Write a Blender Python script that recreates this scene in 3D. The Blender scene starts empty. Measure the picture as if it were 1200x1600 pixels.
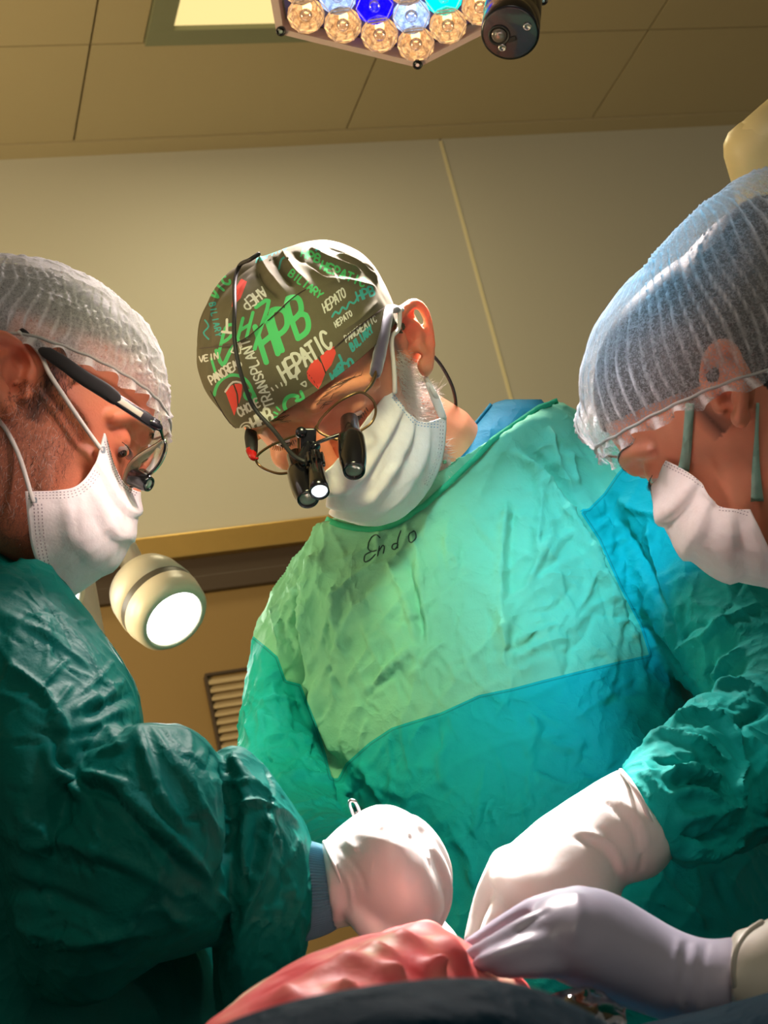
import bpy, bmesh, math, random
import numpy as np
from mathutils import Vector, Matrix, noise
from mathutils.bvhtree import BVHTree
random.seed(7); np.random.seed(7)
SC = bpy.context.scene
COL = SC.collection
# ------------------------------------------------------------------ camera
FPX = 2650.0
CAM = np.array([0.0, 0.0, 1.10])
_y, _p, _r = np.radians([19.9, 18.6, -13.57])
FWD = np.array([math.sin(_y)*math.cos(_p), math.cos(_y)*math.cos(_p), math.sin(_p)])
_rt = np.array([math.cos(_y), -math.sin(_y), 0.0]); _up = np.cross(_rt, FWD)
RGT = math.cos(_r)*_rt + math.sin(_r)*_up
UPV = -math.sin(_r)*_rt + math.cos(_r)*_up
BAS = np.array([RGT, -UPV, FWD]).T            # columns: right, down, forward
cd = bpy.data.cameras.new('camera'); cam = bpy.data.objects.new('camera', cd); COL.objects.link(cam)
cd.sensor_fit = 'VERTICAL'; cd.sensor_height = 36.0; cd.lens = 36.0*FPX/1600.0
cam.matrix_world = Matrix(((RGT[0], UPV[0], -FWD[0], CAM[0]), (RGT[1], UPV[1], -FWD[1], CAM[1]), (RGT[2], UPV[2], -FWD[2], CAM[2]), (0, 0, 0, 1)))
cd.clip_start = 0.02
cd.dof.use_dof = True; cd.dof.focus_distance = 1.42; cd.dof.aperture_fstop = 16.0
SC.camera = cam
SC.view_settings.view_transform = 'Standard'; SC.view_settings.look = 'None'
SC.view_settings.gamma = 1.0; SC.view_settings.use_curve_mapping = False
SC.view_settings.exposure = 0.1
def P(x, y, d):
    return CAM + d*(FWD + (x-600.0)/FPX*RGT - (y-800.0)/FPX*UPV)
def PIX(V):
    v = np.asarray(V) - CAM; z = v@FWD
    return np.stack([600+FPX*(v@RGT)/z, 800-FPX*(v@UPV)/z, z], -1)
# ------------------------------------------------------------------ world and lights
wd = bpy.data.worlds.new('world'); SC.world = wd; wd.use_nodes = True
wd.node_tree.nodes['Background'].inputs[0].default_value = (1.0, 0.93, 0.80, 1)
wd.node_tree.nodes['Background'].inputs[1].default_value = 0.19
def spot(name, loc, target, energy, color, angle, blend=0.6, size=0.05):
    l = bpy.data.lights.new(name, 'SPOT'); l.energy = energy; l.color = color
    l.spot_size = math.radians(angle); l.spot_blend = blend; l.shadow_soft_size = size
    o = bpy.data.objects.new(name, l); COL.objects.link(o); o.location = Vector(loc)
    o.rotation_euler = (Vector(target)-Vector(loc)).to_track_quat('-Z', 'Y').to_euler()
    return o
def area(name, loc, target, energy, color, sx, sy):
    l = bpy.data.lights.new(name, 'AREA'); l.energy = energy; l.color = color; l.shape = 'RECTANGLE'; l.size = sx; l.size_y = sy
    o = bpy.data.objects.new(name, l); COL.objects.link(o); o.location = Vector(loc)
    o.rotation_euler = (Vector(target)-Vector(loc)).to_track_quat('-Z', 'Y').to_euler()
    return o
FIELD = P(720, 1400, 1.08)
# the operating lamp seen at the top of the frame (its modules shine on the field)
spot('lamp_beam_field', P(640, -60, 1.75), P(715, 1345, 1.15), 800, (1.0, 0.91, 0.88), 14, 0.6, 0.10)
spot('lamp_beam_heads', P(600, -40, 1.80), P(560, 900, 1.2), 56, (1.0, 0.84, 0.80), 60, 0.8, 0.06)
# warm and cool beams: the second operating lamp, overhead on the camera's side
spot('lamp_beam_warm', P(420, -900, 0.95), P(500, 1050, 1.55), 31, (1.0, 0.96, 0.48), 27, 1.0, 0.12)
spot('lamp_beam_cool', P(760, -950, 0.95), P(950, 1000, 1.55), 54, (0.10, 0.60, 1.0), 21.5, 0.75, 0.08)
spot('forearm_fill_left', P(1050, -700, 1.35), P(230, 1200, 1.12), 22, (0.45, 0.9, 1.0), 20, 0.8, 0.05)  # added cool spot that brings highlights to the left forearm
spot('mask_fill_left', P(1000, -420, 1.05), P(150, 790, 1.28), 34, (1.0, 0.76, 0.72), 13, 0.7, 0.06)  # added spot brightening the left mask, in place of bounce from the field
spot('mask_fill_right', P(250, -420, 1.05), P(1085, 815, 1.22), 30, (1.0, 0.78, 0.74), 9, 0.7, 0.06)  # added spot to brighten the right mask, no lamp stands there
# added area lights outside the frame: one brightens the wall, one fills from behind
area('wall_fill_light', (-0.75, 1.75, 1.80), (0.45, 3.08, 2.42), 32, (1.0, 0.77, 0.42), 0.6, 0.6)
area('back_fill_light', (0.2, -1.2, 3.0), (0.4, 1.2, 1.2), 14, (1.0, 0.90, 0.75), 1.2, 0.6)

# ------------------------------------------------------------------ materials
def srgb(r, g, b):
    f = lambda c: (c/255/12.92) if c/255 <= 0.04045 else ((c/255+0.055)/1.055)**2.4
    return (f(r), f(g), f(b), 1.0)
class NT:
    def __init__(s, name):
        s.m = bpy.data.materials.new(name); s.m.use_nodes = True; s.t = s.m.node_tree
        s.b = s.t.nodes['Principled BSDF']; s.out = s.t.nodes['Material Output']
    def n(s, typ, **kw):
        nd = s.t.nodes.new(typ)
        for k, v in kw.items():
            if isinstance(k, str) and k.startswith('i_'):
                key = k[2:].replace('_', ' ')
                (nd.inputs[int(key)] if key.isdigit() else nd.inputs[key]).default_value = v
            else: setattr(nd, k, v)
        return nd
    def l(s, a, b): s.t.links.new(a, b)
    def coord(s): return s.n('ShaderNodeTexCoord').outputs['Object']
    def noise(s, scale, detail=3, rough=0.5, vec=None, dist=0.0):
        nd = s.n('ShaderNodeTexNoise'); nd.inputs['Scale'].default_value = scale; nd.inputs['Detail'].default_value = detail
        nd.inputs['Roughness'].default_value = rough; nd.inputs['Distortion'].default_value = dist
        s.l(vec or s.coord(), nd.inputs['Vector']); return nd.outputs['Fac']
    def ramp(s, fac, stops):
        nd = s.n('ShaderNodeValToRGB'); cr = nd.color_ramp
        while len(cr.elements) < len(stops): cr.elements.new(0.5)
        for e, (p, c) in zip(cr.elements, stops): e.position = p; e.color = c
        s.l(fac, nd.inputs[0]); return nd.outputs['Color']
    def mix(s, fac, a, b, mode='MIX'):
        nd = s.n('ShaderNodeMix', data_type='RGBA', blend_type=mode)
        for v, i in ((fac, 0), (a, 6), (b, 7)):
            if hasattr(v, 'is_linked'): s.l(v, nd.inputs[i])
            else: nd.inputs[i].default_value = v
        return nd.outputs[2]
    def attr(s, name):
        nd = s.n('ShaderNodeAttribute'); nd.attribute_name = name; return nd.outputs['Fac']
    def math(s, op, a, b=0.0):
        nd = s.n('ShaderNodeMath', operation=op)
        for v, i in ((a, 0), (b, 1)):
            if hasattr(v, 'is_linked'): s.l(v, nd.inputs[i])
            else: nd.inputs[i].default_value = v
        return nd.outputs[0]
    def bump(s, h, strength=0.3, dist=0.002, prev=None):
        nd = s.n('ShaderNodeBump'); nd.inputs['Strength'].default_value = strength; nd.inputs['Distance'].default_value = dist
        s.l(h, nd.inputs['Height'])
        if prev is not None: s.l(prev, nd.inputs['Normal'])
        s.l(nd.outputs[0], s.b.inputs['Normal']); return nd.outputs[0]
    def base(s, c):
        if hasattr(c, 'is_linked'): s.l(c, s.b.inputs['Base Color'])
        else: s.b.inputs['Base Color'].default_value = c
    def set(s, **kw):
        for k, v in kw.items(): s.b.inputs[k.replace('_', ' ')].default_value = v
        return s
def plain(name, c, rough=0.5, metal=0.0, nz=None, **kw):
    t = NT(name); t.set(Roughness=rough, Metallic=metal, **kw)
    if nz:
        f = t.noise(nz[0], 3); c2 = tuple(x*nz[1] for x in c[:3])+(1,)
        t.base(t.mix(f, c, c2))
        if len(nz) > 2: t.bump(t.noise(nz[0]*2, 4), nz[2], 0.001)
    else: t.base(c)
    return t.m
def emis(name, c, s):
    t = NT(name); t.base((0.02, 0.02, 0.02, 1)); t.b.inputs['Emission Color'].default_value = c; t.b.inputs['Emission Strength'].default_value = s; return t.m
def cloth_mat(name, c, c2=None, spec=0.25, rough=0.75, wr=0.55):
    t = NT(name); t.set(Roughness=rough); t.b.inputs['Specular IOR Level'].default_value = spec
    v = t.coord()
    big = t.noise(9, 4, 0.6, v); fine = t.noise(420, 2, 0.5, v)
    def var(col):
        return t.mix(big, tuple(x*0.82 for x in col[:3])+(1,), tuple(min(1, x*1.15) for x in col[:3])+(1,))
    base = var(c)
    if c2 is not None:
        sd = t.attr('seam')                       # signed distance in metres: > 0 is the paler panel
        isy = t.math('GREATER_THAN', sd, 0.0)
        base = t.mix(isy, base, var(c2))
        st = t.math('LESS_THAN', t.math('ABSOLUTE', t.math('SUBTRACT', sd, -0.0022)), 0.0006)
        base = t.mix(t.math('MULTIPLY', st, 0.6), base, tuple(x*0.45 for x in c[:3])+(1,))
    t.base(base)
    rn = t.n('ShaderNodeTexNoise'); rn.noise_type = 'RIDGED_MULTIFRACTAL'; t.l(v, rn.inputs['Vector'])
    for k_, v_ in (('Scale', 11.0), ('Detail', 4.0), ('Roughness', .55), ('Lacunarity', 2.1), ('Offset', .9), ('Gain', 1.6), ('Distortion', .35)): rn.inputs[k_].default_value = v_
    b0 = t.bump(rn.outputs['Fac'], wr, 0.006)
    b1 = t.bump(t.noise(60, 5, 0.65, v), 0.3, 0.003, b0)
    t.bump(fine, 0.25, 0.0006, b1)
    return t.m
M = {}
M['ceiling'] = plain('ceiling_panel', srgb(172, 158, 124), 0.55, nz=(3, 0.93, 0.04))
M['joint'] = plain('ceiling_joint', srgb(84, 74, 52), 0.8)
M['wall'] = plain('wall_panel', srgb(180, 176, 160), 0.5, nz=(2, 0.95, 0.03))
M['wallgap'] = plain('wall_seam', srgb(210, 200, 160), 0.5)
M['lowwall'] = plain('lower_wall', srgb(136, 110, 64), 0.5, nz=(3, 0.9, 0.04))
M['brass'] = plain('brushed_trim', srgb(200, 165, 95), 0.32, 0.75, nz=(30, 0.85))
M['darktrim'] = plain('dark_trim', srgb(62, 48, 32), 0.5)
M['louvre'] = plain('louvre_slat', srgb(172, 152, 116), 0.5)
M['floor'] = plain('floor_vinyl', srgb(120, 130, 125), 0.4, nz=(5, 0.9))
M['lampframe'] = plain('ceiling_lamp_frame', srgb(120, 124, 98), 0.45)
M['panelglow'] = emis('ceiling_lamp_diffuser', srgb(255, 226, 150), 1.05)
TEAL = srgb(0, 170, 162); MINT = srgb(116, 192, 154)
M['gown'] = cloth_mat('gown_teal', TEAL, MINT)
M['gown_dark'] = cloth_mat('gown_bottle_green', srgb(0, 104, 92), spec=.12, rough=0.55)
M['scrub'] = cloth_mat('scrub_blue', srgb(0, 128, 165))
M['drape'] = cloth_mat('drape_green', srgb(2, 38, 52), spec=.04)
M['black'] = plain('black_anodised', (0.006, 0.006, 0.009, 1), 0.25, 0.0, Coat_Weight=0.4)
M['rubber'] = plain('black_rubber', (0.012, 0.012, 0.013, 1), 0.6)
M['steel'] = plain('steel', (0.6, 0.6, 0.6, 1), 0.25, 1.0)
M['bronze'] = plain('bronze_wire', srgb(120, 92, 60), 0.3, 0.8)
M['white_plastic'] = plain('white_plastic', srgb(226, 220, 200), 0.35)
M['cream'] = plain('cream_paint', srgb(250, 228, 168), 0.4)
M['greyband'] = plain('grey_band', srgb(95, 92, 84), 0.4)
M['led'] = emis('led_face', (1, 0.98, 0.92, 1), 6.0)
M['leddot'] = plain('led_dot', srgb(190, 190, 185), 0.5)
M['ink'] = plain('pen_ink', srgb(20, 70, 62), 0.7)
M['loop'] = plain('ear_loop', srgb(225, 220, 212), 0.8)
M['loopgreen'] = cloth_mat('mask_tie_green', srgb(150, 190, 172))
def glass_mat(name, tint=(1, 1, 1, 1), k=0.12):
    t = NT(name); tr = t.n('ShaderNodeBsdfTransparent'); tr.inputs[0].default_value = tint
    gl = t.n('ShaderNodeBsdfGlossy'); gl.inputs['Roughness'].default_value = 0.05
    fr = t.n('ShaderNodeLayerWeight'); fr.inputs[0].default_value = 0.35
    f = t.math('ADD', t.math('MULTIPLY', fr.outputs['Fresnel'], 0.8), k*0.3)
    mx = t.n('ShaderNodeMixShader'); t.l(f, mx.inputs[0]); t.l(tr.outputs[0], mx.inputs[1]); t.l(gl.outputs[0], mx.inputs[2])
    t.l(mx.outputs[0], t.out.inputs[0]); return t.m
M['glass'] = glass_mat('clear_lens')
def skin_mat(name, c, hair=None, red=0.0):
    t = NT(name); t.set(Roughness=0.48); v = t.coord()
    t.b.inputs['Subsurface Weight'].default_value = 0.12; t.b.inputs['Subsurface Radius'].default_value = (0.012, 0.004, 0.002)
    t.b.inputs['Subsurface Scale'].default_value = 1.0
    col = t.mix(t.noise(40, 4, 0.6, v), c, (c[0]*0.86, c[1]*0.74, c[2]*0.7, 1))
    col = t.mix(t.attr('ruddy'), col, (c[0]*0.95, c[1]*0.42, c[2]*0.38, 1))
    if hair is not None:
        b = t.math('MULTIPLY', t.attr('beard'), t.noise(900, 3, 0.7, v)); col = t.mix(t.math('MULTIPLY', b, 1.3), col, hair)
        col = t.mix(t.attr('scalp'), col, tuple(x*0.25 for x in hair[:3])+(1,))
    col = t.mix(t.attr('clothed'), col, srgb(0, 110, 130))
    t.base(col); t.bump(t.noise(500, 4, 0.6, v), 0.25, 0.0008); return t.m
M['skin_mid'] = skin_mat('skin_ruddy', srgb(242, 164, 126), srgb(205, 195, 190))
M['skin_left'] = skin_mat('skin_tan', srgb(226, 142, 106), srgb(60, 45, 38))
M['skin_right'] = skin_mat('skin_light', srgb(224, 150, 116), srgb(30, 24, 20))
def bouffant(name, dens):
    t = NT(name); v = t.coord()
    d = t.n('ShaderNodeBsdfDiffuse'); d.inputs[0].default_value = (0.86, 0.85, 0.86, 1)
    tl = t.n('ShaderNodeBsdfTranslucent'); tl.inputs[0].default_value = (0.8, 0.8, 0.82, 1)
    m1 = t.n('ShaderNodeMixShader'); m1.inputs[0].default_value = 0.35; t.l(d.outputs[0], m1.inputs[1]); t.l(tl.outputs[0], m1.inputs[2])
    tr = t.n('ShaderNodeBsdfTransparent')
    fib = t.noise(430, 5, 0.75, v, 1.2)
    fr = t.n('ShaderNodeLayerWeight'); fr.inputs[0].default_value = 0.5
    fac = t.math('ADD', t.math('MULTIPLY', t.math('SUBTRACT', fib, 0.42), 1.6), dens)
    fac = t.math('ADD', fac, t.math('MULTIPLY', t.attr('pleat'), 0.95))
    fac = t.math('ADD', fac, t.math('MULTIPLY', t.math('POWER', fr.outputs['Facing'], 2.5), 0.8))
    cl = t.n('ShaderNodeClamp'); t.l(fac, cl.inputs[0]); cl.inputs[1].default_value = 0.05
    mx = t.n('ShaderNodeMixShader'); t.l(cl.outputs[0], mx.inputs[0]); t.l(tr.outputs[0], mx.inputs[1]); t.l(m1.outputs[0], mx.inputs[2])
    t.l(mx.outputs[0], t.out.inputs[0]); return t.m
M['bouffant'] = bouffant('bouffant_nonwoven', 0.36)
M['bouffant_thin'] = bouffant('bouffant_thin', 0.12)
def mask_mat(name):
    t = NT(name); t.set(Roughness=0.8); v = t.coord(); t.base(t.mix(t.noise(120, 5, 0.6, v), srgb(236, 226, 222), srgb(246, 240, 238)))
    b1 = t.bump(t.noise(38, 4, 0.6, v), 0.3, 0.004); t.bump(t.noise(600, 3, 0.6, v), 0.2, 0.0006, b1)
    t.b.inputs['Subsurface Weight'].default_value = 0.15; t.b.inputs['Subsurface Radius'].default_value = (0.01, 0.009, 0.008); return t.m
M['mask'] = mask_mat('mask_nonwoven')
M['maskdot'] = plain('mask_weld', srgb(150, 135, 140), 0.8)
M['maskblue'] = plain('mask_weld_blue', srgb(120, 160, 200), 0.8)
def glove_mat(name, c, c2):
    t = NT(name); t.set(Roughness=0.38); v = t.coord(); t.base(t.mix(t.noise(14, 3, 0.5, v), c, c2))
    t.b.inputs['Subsurface Weight'].default_value = 0.1; t.b.inputs['Subsurface Radius'].default_value = (0.01, 0.008, 0.007)
    b = t.bump(t.noise(25, 3, 0.5, v), 0.25, 0.004); t.bump(t.noise(300, 2, 0.5, v), 0.1, 0.0006, b); return t.m
M['glove'] = glove_mat('glove_latex', srgb(236, 226, 220), srgb(246, 240, 236))
M['glove_grey'] = glove_mat('glove_shaded', srgb(160, 158, 178), srgb(176, 172, 188))  # albedo darkened to grey to stand for shade outside the lamp beam
M['glove_beige'] = glove_mat('glove_beige', srgb(206, 200, 184), srgb(190, 186, 170))
M['cuff'] = plain('knit_cuff', srgb(84, 138, 158), 0.85)
M['tissue'] = NT('wet_tissue').m
def tissue():
    t = NT('wet_tissue'); t.set(Roughness=0.5); v = t.coord(); t.b.inputs['Specular IOR Level'].default_value = 0.3
    t.b.inputs['Subsurface Weight'].default_value = 0.2; t.b.inputs['Subsurface Radius'].default_value = (0.02, 0.006, 0.004)
    t.base(t.ramp(t.noise(26, 2, 0.5, v), [(0.32, srgb(214, 48, 52)), (0.45, srgb(244, 110, 112)), (0.6, srgb(248, 142, 128)), (0.70, srgb(252, 226, 190))]))
    t.bump(t.noise(40, 3, 0.5, v), 0.4, 0.004); return t.m
M['tissue'] = tissue()
M['plastic_film'] = glass_mat('plastic_film', (0.86, 0.82, 0.86, 1), 0.5)

# ------------------------------------------------------------------ mesh helpers
def tagit(o, label=None, cat=None, group=None, kind=None):
    for k, v in (('label', label), ('category', cat), ('group', group), ('kind', kind)):
        if v: o[k] = v
    return o
def empty(name, loc, label=None, cat=None, group=None):
    o = bpy.data.objects.new(name, None); COL.objects.link(o); o.location = Vector(loc); o.empty_display_size = 0.05
    return tagit(o, label, cat, group)
def link(name, me, mat=None, parent=None, smooth=True):
    o = bpy.data.objects.new(name, me); COL.objects.link(o)
    if mat is not None: me.materials.append(mat)
    if smooth: me.shade_smooth()
    if parent is not None:
        o.parent = parent; o.matrix_parent_inverse = parent_inv(parent)
    return o
def parent_inv(p):
    mm = Matrix.Identity(4); q = p
    while q is not None:
        mm = Matrix.Translation(q.location) @ mm if q.parent is None else mm
        q = q.parent
    return mm.inverted() if p.parent is None else Matrix.Identity(4)
def mk(name, V, F, mat=None, parent=None, smooth=True, fix=False):
    me = bpy.data.meshes.new(name)
    me.from_pydata(np.asarray(V).tolist(), [], F.tolist() if isinstance(F, np.ndarray) else F)
    if fix:
        bm = bmesh.new(); bm.from_mesh(me); bmesh.ops.remove_doubles(bm, verts=bm.verts, dist=1e-6); bmesh.ops.recalc_face_normals(bm, faces=bm.faces); bm.to_mesh(me); bm.free()
    me.update()
    return link(name, me, mat, parent, smooth)
def cat(parts):
    V = []; F = []; n = 0
    for v, f in parts:
        V.append(np.asarray(v, float)); F += [tuple(i+n for i in q) for q in f]; n += len(v)
    return np.concatenate(V), F
def catmull(A, sub):
    A = np.asarray(A, float); n = len(A); out = []
    for i in range(n-1):
        p0 = A[max(i-1, 0)]; p1 = A[i]; p2 = A[i+1]; p3 = A[min(i+2, n-1)]
        for k in range(sub):
            t = k/sub
            out.append(0.5*((2*p1)+(-p0+p2)*t+(2*p0-5*p1+4*p2-p3)*t*t+(-p0+3*p1-3*p2+p3)*t**3))
    out.append(A[-1]); return np.array(out)
def rings(R, close=True):
    """list of rings (k, n, 3) -> verts, faces with fan caps"""
    R = np.asarray(R); k, n, _ = R.shape; V = R.reshape(-1, 3); F = []
    for i in range(k-1):
        for j in range(n):
            a = i*n+j; b = i*n+(j+1) % n; F.append((a, b, b+n, a+n))
    if close:
        V = np.concatenate([V, [R[0].mean(0), R[-1].mean(0)]]); c0, c1 = k*n, k*n+1
        for j in range(n):
            F.append((c0, (j+1) % n, j)); F.append((c1, (k-1)*n+j, (k-1)*n+(j+1) % n))
    return V, F
def loft_px(secs, n=36, sub=5, pw=1.0):
    S = catmull(secs, sub); R = []
    th = np.linspace(0, 2*np.pi, n, endpoint=False); c = np.cos(th); s = np.sin(th)
    c = np.sign(c)*np.abs(c)**pw; s = np.sign(s)*np.abs(s)**pw
    for xl, yl, xr, yr, d, hd in S:
        L = P(xl, yl, d); Rr = P(xr, yr, d); m = (L+Rr)/2; a = (Rr-L)/2
        v = m-CAM; v /= np.linalg.norm(v); ah = a/np.linalg.norm(a); b = v-(v@ah)*ah; b /= np.linalg.norm(b)
        R.append(m+np.outer(c, a)+np.outer(s, b*hd))
    return rings(R)
def frames(p):
    p = np.asarray(p, float); t = np.gradient(p, axis=0); t /= np.linalg.norm(t, axis=1)[:, None]+1e-12
    u = np.cross(t[0], [0.31, 0.2, 0.93]); u /= np.linalg.norm(u); U = [u]
    for i in range(1, len(p)):
        u = U[-1]-(U[-1]@t[i])*t[i]; U.append(u/np.linalg.norm(u))
    U = np.array(U); return t, U, np.cross(t, U)
def tube(p, r, n=10, sub=1, round_=True, flat=None, fdir=None):
    p = np.asarray(p, float); r = np.full(len(p), r) if np.isscalar(r) else np.asarray(r, float)
    if sub > 1:
        q = catmull(np.c_[p, r], sub); p, r = q[:, :3], q[:, 3]
    t, U, W = frames(p); th = np.linspace(0, 2*np.pi, n, endpoint=False); R = []
    if flat is not None:      # flattened ribbon-like section: wide axis along fdir x t
        fd = np.asarray(fdir, float)
        W = np.cross(t, fd); W /= np.linalg.norm(W, axis=1)[:, None]; U = np.cross(W, t)
    k = 1.0 if flat is None else flat
    ring = lambda c, i, rr: c+rr*(np.outer(np.cos(th), W[i])+k*np.outer(np.sin(th), U[i]))
    if round_:
        for a in (1.45, 1.1, 0.6): R.append(ring(p[0]-t[0]*r[0]*math.sin(a), 0, r[0]*math.cos(a)))
    for i in range(len(p)): R.append(ring(p[i], i, r[i]))
    if round_:
        for a in (0.6, 1.1, 1.45): R.append(ring(p[-1]+t[-1]*r[-1]*math.sin(a), -1, r[-1]*math.cos(a)))
    return rings(R)
def ball(c, r, n=16, m=10, axes=None):
    r = np.full(3, r) if np.isscalar(r) else np.asarray(r, float)
    A = np.eye(3) if axes is None else np.asarray(axes, float)   # rows are axes
    R = []
    for ph in np.linspace(-1.5, 1.5, m):
        th = np.linspace(0, 2*np.pi, n, endpoint=False)
        R.append(np.asarray(c)+(np.stack([np.cos(th)*math.cos(ph)*r[0], np.sin(th)*math.cos(ph)*r[1], np.full(n, math.sin(ph)*r[2])], 1))@A)
    return rings(R)
def axis_frame(d):
    d = np.asarray(d, float); d = d/np.linalg.norm(d); u = np.cross(d, [0.2, 0.1, 1.0]); u /= np.linalg.norm(u); return u, np.cross(d, u), d
def lathe(o, d, prof, n=32, close=True):
    u, w, d = axis_frame(d); th = np.linspace(0, 2*np.pi, n, endpoint=False)
    return rings([np.asarray(o)+d*h+r*(np.outer(np.cos(th), u)+np.outer(np.sin(th), w)) for h, r in prof], close)
def box(c, ax, sz, bev=0.0):
    """axes rows ax (3x3), full sizes sz"""
    bm = bmesh.new(); bmesh.ops.create_cube(bm, size=1.0)
    for v in bm.verts: v.co = Vector((v.co.x*sz[0], v.co.y*sz[1], v.co.z*sz[2]))
    if bev > 0: bmesh.ops.bevel(bm, geom=list(bm.edges)+list(bm.verts), offset=bev, segments=2, affect='EDGES', profile=0.7)
    bm.verts.index_update(); A = np.asarray(ax, float)
    V = np.array([v.co for v in bm.verts])@A+np.asarray(c); F = [tuple(x.index for x in f.verts) for f in bm.faces]; bm.free(); return V, F
def grid(Pt, flip=False):
    """Pt (a,b,3) -> verts faces"""
    a, b, _ = Pt.shape; F = []
    for i in range(a-1):
        for j in range(b-1):
            k = i*b+j; q = (k, k+1, k+b+1, k+b); F.append(q[::-1] if flip else q)
    return Pt.reshape(-1, 3), F
def spline_net(net, sa, sb):
    net = np.asarray(net, float); A = np.array([catmull(r, sb) for r in net]); B = np.array([catmull(A[:, j], sa) for j in range(A.shape[1])])
    return B.transpose(1, 0, 2)
def solid(o, th, off=0.0):
    m = o.modifiers.new('thickness', 'SOLIDIFY'); m.thickness = th; m.offset = off; return o
def union(parts, vox, it=4, lam=0.5):
    V, F = cat(parts); me = bpy.data.meshes.new('tmp'); me.from_pydata(V.tolist(), [], F)
    bm = bmesh.new(); bm.from_mesh(me); bmesh.ops.recalc_face_normals(bm, faces=bm.faces); bm.to_mesh(me); bm.free()
    o = bpy.data.objects.new('tmp', me); COL.objects.link(o)
    md = o.modifiers.new('r', 'REMESH'); md.mode = 'VOXEL'; md.voxel_size = vox
    dg = bpy.context.evaluated_depsgraph_get(); ev = bpy.data.meshes.new_from_object(o.evaluated_get(dg))
    bpy.data.objects.remove(o); bpy.data.meshes.remove(me)
    ev.materials.clear(); smooth_me(ev, it, lam); return ev
def getV(me):
    a = np.empty(len(me.vertices)*3, np.float32); me.vertices.foreach_get('co', a); return a.reshape(-1, 3).astype(float)
def setV(me, V): me.vertices.foreach_set('co', np.asarray(V, np.float32).ravel()); me.update()
def getN(me):
    a = np.empty(len(me.vertices)*3, np.float32); me.vertices.foreach_get('normal', a); return a.reshape(-1, 3).astype(float)
def smooth_me(me, it, lam=0.5):
    if it <= 0: return
    e = np.empty(len(me.edges)*2, np.int32); me.edges.foreach_get('vertices', e); e = e.reshape(-1, 2); V = getV(me); n = len(V)
    deg = (np.bincount(e[:, 0], minlength=n)+np.bincount(e[:, 1], minlength=n)).astype(float)[:, None]; deg[deg == 0] = 1
    for _ in range(it):
        S = np.stack([np.bincount(e[:, 0], V[e[:, 1], k], n)+np.bincount(e[:, 1], V[e[:, 0], k], n) for k in range(3)], 1)
        V = V+lam*(S/deg-V)
    setV(me, V)
def sattr(me, name, a):
    at = me.attributes.new(name, 'FLOAT', 'POINT'); at.data.foreach_set('value', np.asarray(a, np.float32))
def bvh_of(me):
    return BVHTree.FromPolygons([v.co for v in me.vertices], [p.vertices for p in me.polygons])
def cast(bvh, x, y, off=0.0):
    d = P(x, y, 1.0)-CAM; h = bvh.ray_cast(Vector(CAM), Vector(d))
    if h[0] is None: return None
    n = np.array(h[1]);
    if n@d > 0: n = -n
    return np.array(h[0])+n*off
def segdist(V, pts):
    """distance of V (n,3|2) to polyline pts and arc parameter"""
    best = np.full(len(V), 1e9); par = np.zeros(len(V)); L = np.r_[0, np.cumsum(np.linalg.norm(np.diff(pts, axis=0), axis=1))]; T = L[-1]+1e-9
    for i in range(len(pts)-1):
        a = pts[i]; ab = pts[i+1]-a; t = np.clip(((V-a)@ab)/(ab@ab+1e-12), 0, 1)
        d = np.linalg.norm(V-a-t[:, None]*ab, axis=1); m = d < best; best[m] = d[m]; par[m] = (L[i]+t[m]*(L[i+1]-L[i]))/T
    return best, par
def folds(me, FL, gain=1.0):
    """FL: (points in frame px, width px, height mm): ridges (+) and creases (-) laid on the real surface"""
    bvh = bvh_of(me); V = getV(me); N = getN(me); D = np.zeros(len(V))
    for pts, w, h in FL:
        pp = catmull(np.array(pts, float), 4); W = []
        for x, y in pp:
            q = cast(bvh, x, y)
            if q is not None: W.append(q)
        if len(W) < 2: continue
        W = np.array(W)
        W = W[np.r_[True, np.linalg.norm(np.diff(W, axis=0), axis=1) < 0.05]]
        if len(W) < 2: continue
        z = ((W-CAM)@FWD).mean(); wm = w*z/FPX
        lo = W.min(0)-3*wm; hi = W.max(0)+3*wm; idx = np.where(((V > lo) & (V < hi)).all(1))[0]
        if not len(idx): continue
        d, t = segdist(V[idx], W); tap = np.clip(np.minimum(t, 1-t)*5, 0, 1); tap = tap*tap*(3-2*tap)
        D[idx] += gain*h*0.001*(.45*np.exp(-(d/wm)**2)+.55*np.exp(-1.9*d/wm))*tap
    setV(me, V+N*D[:, None])
def creases(me, n, box_, ang, seed, w=(3.2, 6.0), h=(1.4, 3.2), ln=(40, 130)):
    """small sharp wrinkles pressed into the cloth inside a region"""
    rs = np.random.RandomState(seed); L = []
    for _ in range(n):
        x = rs.uniform(box_[0], box_[2]); y = rs.uniform(box_[1], box_[3]); a = math.radians(ang[rs.randint(len(ang))]+rs.normal(0, 16)); l = rs.uniform(*ln); c = rs.normal(0, .12)*l
        d = np.array([math.cos(a), math.sin(a)]); nn = np.array([-d[1], d[0]]); p = np.array([x, y])
        L.append(([tuple(p-d*l/2), tuple(p+nn*c), tuple(p+d*l/2)], rs.uniform(*w), rs.uniform(*h)*(1 if rs.rand() < .62 else -1)))
    folds(me, L)
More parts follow.
